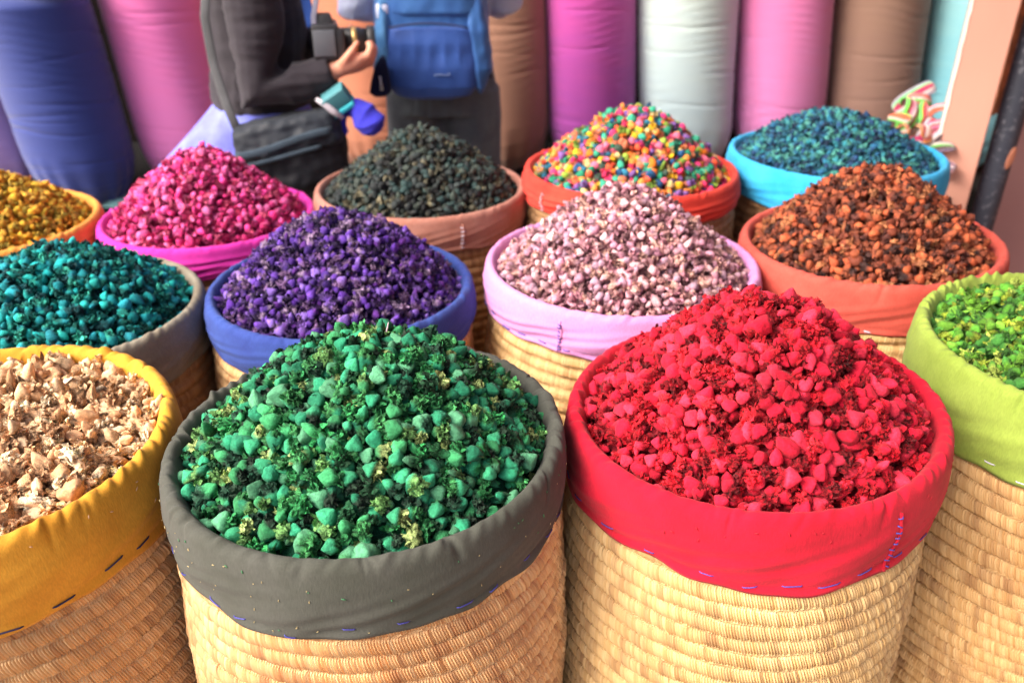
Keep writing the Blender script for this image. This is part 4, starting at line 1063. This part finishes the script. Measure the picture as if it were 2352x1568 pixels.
# second person, back to the camera with the blue backpack
def walker():
    bx, by = -.245, 2.98
    root = empty('person', (bx, by, 0), 'person in grey trousers and pale shirt wearing a backpack, back turned', 'person'); WORLD_ROOTS.add(root.name)
    f = Vector((0, 1, 0)); s_ = Vector((1, 0, 0)); up = Vector((0, 0, 1)); B = Vector((bx, by, 0))
    def P(a, b, z): return B + f * a + s_ * b + up * z
    b = MB()
    b.rings([(P(0, 0, .86), s_ * .165, f * .11), (P(0, 0, .95), s_ * .165, f * .115), (P(0, 0, 1.06), s_ * .14, f * .095), (P(0, 0, 1.22), s_ * .155, f * .105), (P(0, 0, 1.36), s_ * .18, f * .10), (P(0, 0, 1.44), s_ * .12, f * .075), (P(0, 0, 1.48), s_ * .06, f * .05)], 20)
    b.tube([P(0, 0, 1.45), P(.01, 0, 1.51), P(.02, 0, 1.58)], [.054, .05, .052], 14)
    c0 = P(.03, 0, 1.65); head_parts(b, c0, f)
    for k in (-1, 1):
        b.tube([P(0, k * .09, .90), P(.01, k * .095, .68), P(.01, k * .095, .49), P(-.01, k * .10, .31), P(-.02, k * .10, .09)], [.088, .074, .054, .05, .034], 14)
        b.rings([(P(-.06, k * .10, .035), s_ * .03, up * .03), (P(.0, k * .10, .045), s_ * .038, up * .04), (P(.08, k * .105, .03), s_ * .044, up * .026), (P(.14, k * .105, .022), s_ * .036, up * .018)], 12)
        el = P(-.02, k * .285, 1.14) if k < 0 else P(.03, .225, 1.16); wr = P(.20, k * .16, 1.12)
        b.tube([P(0, k * .175, 1.39), P(-.01, k * (.24 if k < 0 else .20), 1.27), el, (el + wr) / 2, wr], [.052, .045, .038, .034, .025], 12)
        hand(b, wr, Vector((-k * .3, 1, .1)), Vector((0, .1, -1)), k, curl=.9)
    b.build('body', skin, root, remesh=.0065, relax=4); face_bits(c0, f, root)
    sh = MB()
    sh.rings([(P(0, 0, .93), s_ * .18, f * .13), (P(0, 0, 1.06), s_ * .165, f * .12), (P(0, 0, 1.22), s_ * .175, f * .125), (P(0, 0, 1.36), s_ * .20, f * .12), (P(0, 0, 1.45), s_ * .14, f * .09), (P(0, 0, 1.49), s_ * .07, f * .06)], 22)
    for k in (-1, 1):
        el = P(-.02, k * .285, 1.14) if k < 0 else P(.03, .225, 1.16); wr = P(.20, k * .16, 1.12)
        sh.tube([P(0, k * .14, 1.41), P(0, k * .18, 1.38), P(-.01, k * (.24 if k < 0 else .20), 1.27), el, (el + wr) / 2], [.07, .072, .066, .06, .052], 14)
    sh.build('shirt', cloth_mat('pale_blue_shirt', rgb(190, 200, 226), rgb(170, 176, 216), weave=500), root, remesh=.007, relax=4, disp=wrinkle(.006))
    tr = MB()
    tr.rings([(P(0, 0, .98), s_ * .172, f * .125), (P(0, 0, .90), s_ * .188, f * .135), (P(0, 0, .80), s_ * .192, f * .135)], 22)
    for k in (-1, 1):
        tr.tube([P(0, k * .098, .88), P(.01, k * .105, .68), P(.01, k * .105, .49), P(-.01, k * .11, .31), P(-.02, k * .11, .06)], [.106, .102, .094, .09, .088], 16)
    tr.build('trousers', cloth_mat('slate_trousers', rgb(98, 106, 112), rgb(84, 90, 98), weave=500), root, remesh=.008, relax=3,
             disp=lambda p: .007 * mnoise.noise(Vector((p.x * 26, p.y * 20, p.z * 4))) - .005 * abs(mnoise.noise(Vector((p.x * 40, 5, p.z * 5)))))
    for k in (-1, 1):
        q = MB(); q.rings([(P(-.075, k * .10, .04), s_ * .034, up * .038), (P(-.02, k * .10, .05), s_ * .045, up * .05), (P(.08, k * .105, .036), s_ * .05, up * .036), (P(.15, k * .105, .028), s_ * .042, up * .027)], 16)
        q.build('shoe', plain_mat('brown_shoe', rgb(90, 66, 50)), root, remesh=.006, relax=2)
walker()

def backpack():
    Yb = 2.74
    c0 = at(992, 60, Yb); bot = at(992, 224, Yb).z; topz = bot + .50; h = topz - bot
    root = empty('backpack', (c0.x, Yb, bot), 'blue nylon backpack worn by the person with grey trousers', 'backpack')
    def nylon(nm, a, b_): 
        m = cloth_mat(nm, a, b_, weave=800, rough=.5, sheen=.1); return m
    m1 = nylon('blue_nylon', rgb(52, 98, 160), rgb(44, 86, 150)); m2 = nylon('deep_blue_nylon', rgb(44, 78, 150), rgb(38, 70, 140)); m3 = nylon('light_blue_nylon', rgb(84, 138, 190), rgb(60, 112, 170))
    hw_ = px_size(126, Yb)
    X, Z = Vector((1, 0, 0)), Vector((0, 0, 1)); Yv = Vector((0, 1, 0))
    b = MB(); rs = []
    for q, wf, df in ((0, .35, .4), (.02, .60, .62), (.06, .78, .82), (.14, .92, .96), (.3, 1.0, 1.0), (.55, .98, .98), (.78, .90, .92), (.9, .78, .8), (.97, .55, .55), (1.0, .25, .25)):
        rs.append((Z * (q * h), X * hw_ * wf, Yv * .085 * df))
    b.rings(rs, 40, 3.2)
    b.build('main_compartment', m1, root, remesh=.006, relax=2, disp=lambda p: .004 * mnoise.noise(Vector((p.x * 12, p.y * 9, p.z * 9))) - .004 * abs(mnoise.noise(Vector((p.x * 26, 1, p.z * 7)))))
    b = MB(); rs = []
    for q, wf, df in ((.015, .42, .5), (.04, .66, .8), (.10, .80, 1.05), (.22, .82, 1.15), (.36, .80, 1.1), (.44, .74, .95), (.455, .60, .6)):
        rs.append((Z * (q * h) - Yv * .05, X * hw_ * wf + Vector((.0, 0, .0)), Yv * .058 * df))
    b.rings(rs, 36, 3.0)
    b.build('front_pocket', m2, root, remesh=.005, relax=2, disp=lambda p: .003 * mnoise.noise(Vector((p.x * 20, p.y * 9, p.z * 14))) - .0045 * abs(math.sin(p.x * 70)) * max(0, min(1, (p.z - .10) * 20)) * max(0, min(1, (.2 - p.z) * 20)))
    b = MB(); rs = []
    for q, wf, df in ((.50, .62, .6), (.53, .76, .9), (.70, .76, 1.0), (.86, .66, .9), (.92, .5, .6)):
        rs.append((Z * (q * h) - Yv * .045 + X * .01, X * hw_ * wf, Yv * .055 * df))
    b.rings(rs, 36, 3.0); b.build('top_pocket', m1, root, remesh=.005, relax=2, disp=wrinkle(.004, (14, 14, 14)))
    for k in (-1, 1):
        b = MB(); rs = []
        for q, wf in ((.04, .3), (.08, .7), (.2, 1.0), (.42, 1.0), (.60, .75), (.64, .5)):
            rs.append((Z * (q * h) - Yv * .03 + X * (k * hw_ * (.80 + .05 * math.sin(q * 8))), X * .038 * wf, Yv * .07 * wf))
        b.rings(rs, 24, 2.4); b.build('side_pocket', m3 if k < 0 else m1, root, remesh=.005, relax=2, disp=lambda p: -.008 * abs(math.sin(p.x * 60 + p.z * 9)) + .003 * mnoise.noise(p * 30))
    b = MB(); b.tube([Vector((hw_ * x_, -.112, .455 * h + .012 - .03 * x_ * x_)) for x_ in np.linspace(-.66, .66, 14)], .0035, seg=8); b.build('zip', plain_mat('dark_zip', rgb(26, 40, 80)), root)
    b = MB()
    for i in range(6):
        b.tube([Vector((.012 + i * .0085, -.1195, .178 * h + .001 * (i % 2))), Vector((.0165 + i * .0085, -.1200, .185 * h + .003 * ((i * 7) % 3) * .5))], .0017, seg=6)
    b.build('logo', plain_mat('silver_print', rgb(120, 140, 180)), root)
    for k in (-1, 1):
        b = MB(); b.tube([(k * .09, .05, h * .95), (k * .10, .12, h * 1.03), (k * .115, .25, h * 1.06), (k * .125, .37, h * .96), (k * .13, .40, h * .72), (k * .15, .37, h * .42), (k * .17, .22, h * .2), (k * .15, .06, h * .12)], [.028, .03, .032, .032, .026, .014, .011, .011], seg=10, flat=.25, up=(1, 0, 0)); b.build('shoulder_strap', plain_mat('black_strap', rgb(28, 30, 38), rough=.7), root)
    o = root.location
    b = MB(); b.tube([at(1108, 60, 2.72) - o, at(1112, 110, 2.70) - o, at(1116, 140, 2.69) - o, at(1124, 180, 2.69) - o], .009, seg=8, flat=.3, up=(1, 0, 0)); b.build('loose_strap', plain_mat('black_web', rgb(24, 26, 32), rough=.7), root)
backpack()
p = at(880, 30, 2.68)
root = empty('water_bottle', p, 'clear bottle with silver cap in the left side pocket of the backpack', 'bottle')
b = MB(); b.tube([(0, 0, -.16), (0, 0, -.15), (0, 0, -.05), (0, 0, -.03), (0, 0, -.018)], [.022, .027, .027, .02, .014], seg=20); b.build('bottle_body', plain_mat('clear_blue_plastic', rgb(150, 180, 210), rough=.2), root)
b = MB(); b.tube([(0, 0, -.018), (0, 0, -.014), (0, 0, .022), (0, 0, .028)], [.018, .022, .022, .016], seg=20); b.build('cap', plain_mat('silver_cap', rgb(200, 206, 230), rough=.3), root)
p = at(874, 178, 2.62)
root = empty('pouch', p, 'small navy pouch with a silver zip pull dangling from the backpack', 'pouch')
b = MB(); b.rings([(Vector((-.006, 0, -.058)), Vector((.018, 0, 0)), Vector((0, .014, 0))), (Vector((-.004, 0, -.045)), Vector((.034, 0, 0)), Vector((0, .022, 0))), (Vector((.0, 0, -.01)), Vector((.030, 0, 0)), Vector((0, .022, 0))), (Vector((.004, 0, .03)), Vector((.020, 0, 0)), Vector((0, .018, 0))), (Vector((.01, 0, .06)), Vector((.008, 0, 0)), Vector((0, .008, 0)))], 20, 2.6)
b.tube([(.012, 0, .055), (.016, .01, .08), (.02, .05, .10)], .003, seg=6)
b.build('pouch_body', cloth_mat('navy_nylon', rgb(18, 26, 60)), root, remesh=.004, relax=2)
b = MB(); b.tube([(.002, -.024, .008), (.004, -.027, -.012), (.005, -.026, -.034)], [.004, .003, .0065], seg=8); b.build('zip_pull', plain_mat('steel', rgb(190, 196, 206), rough=.3, metal=.6), root)
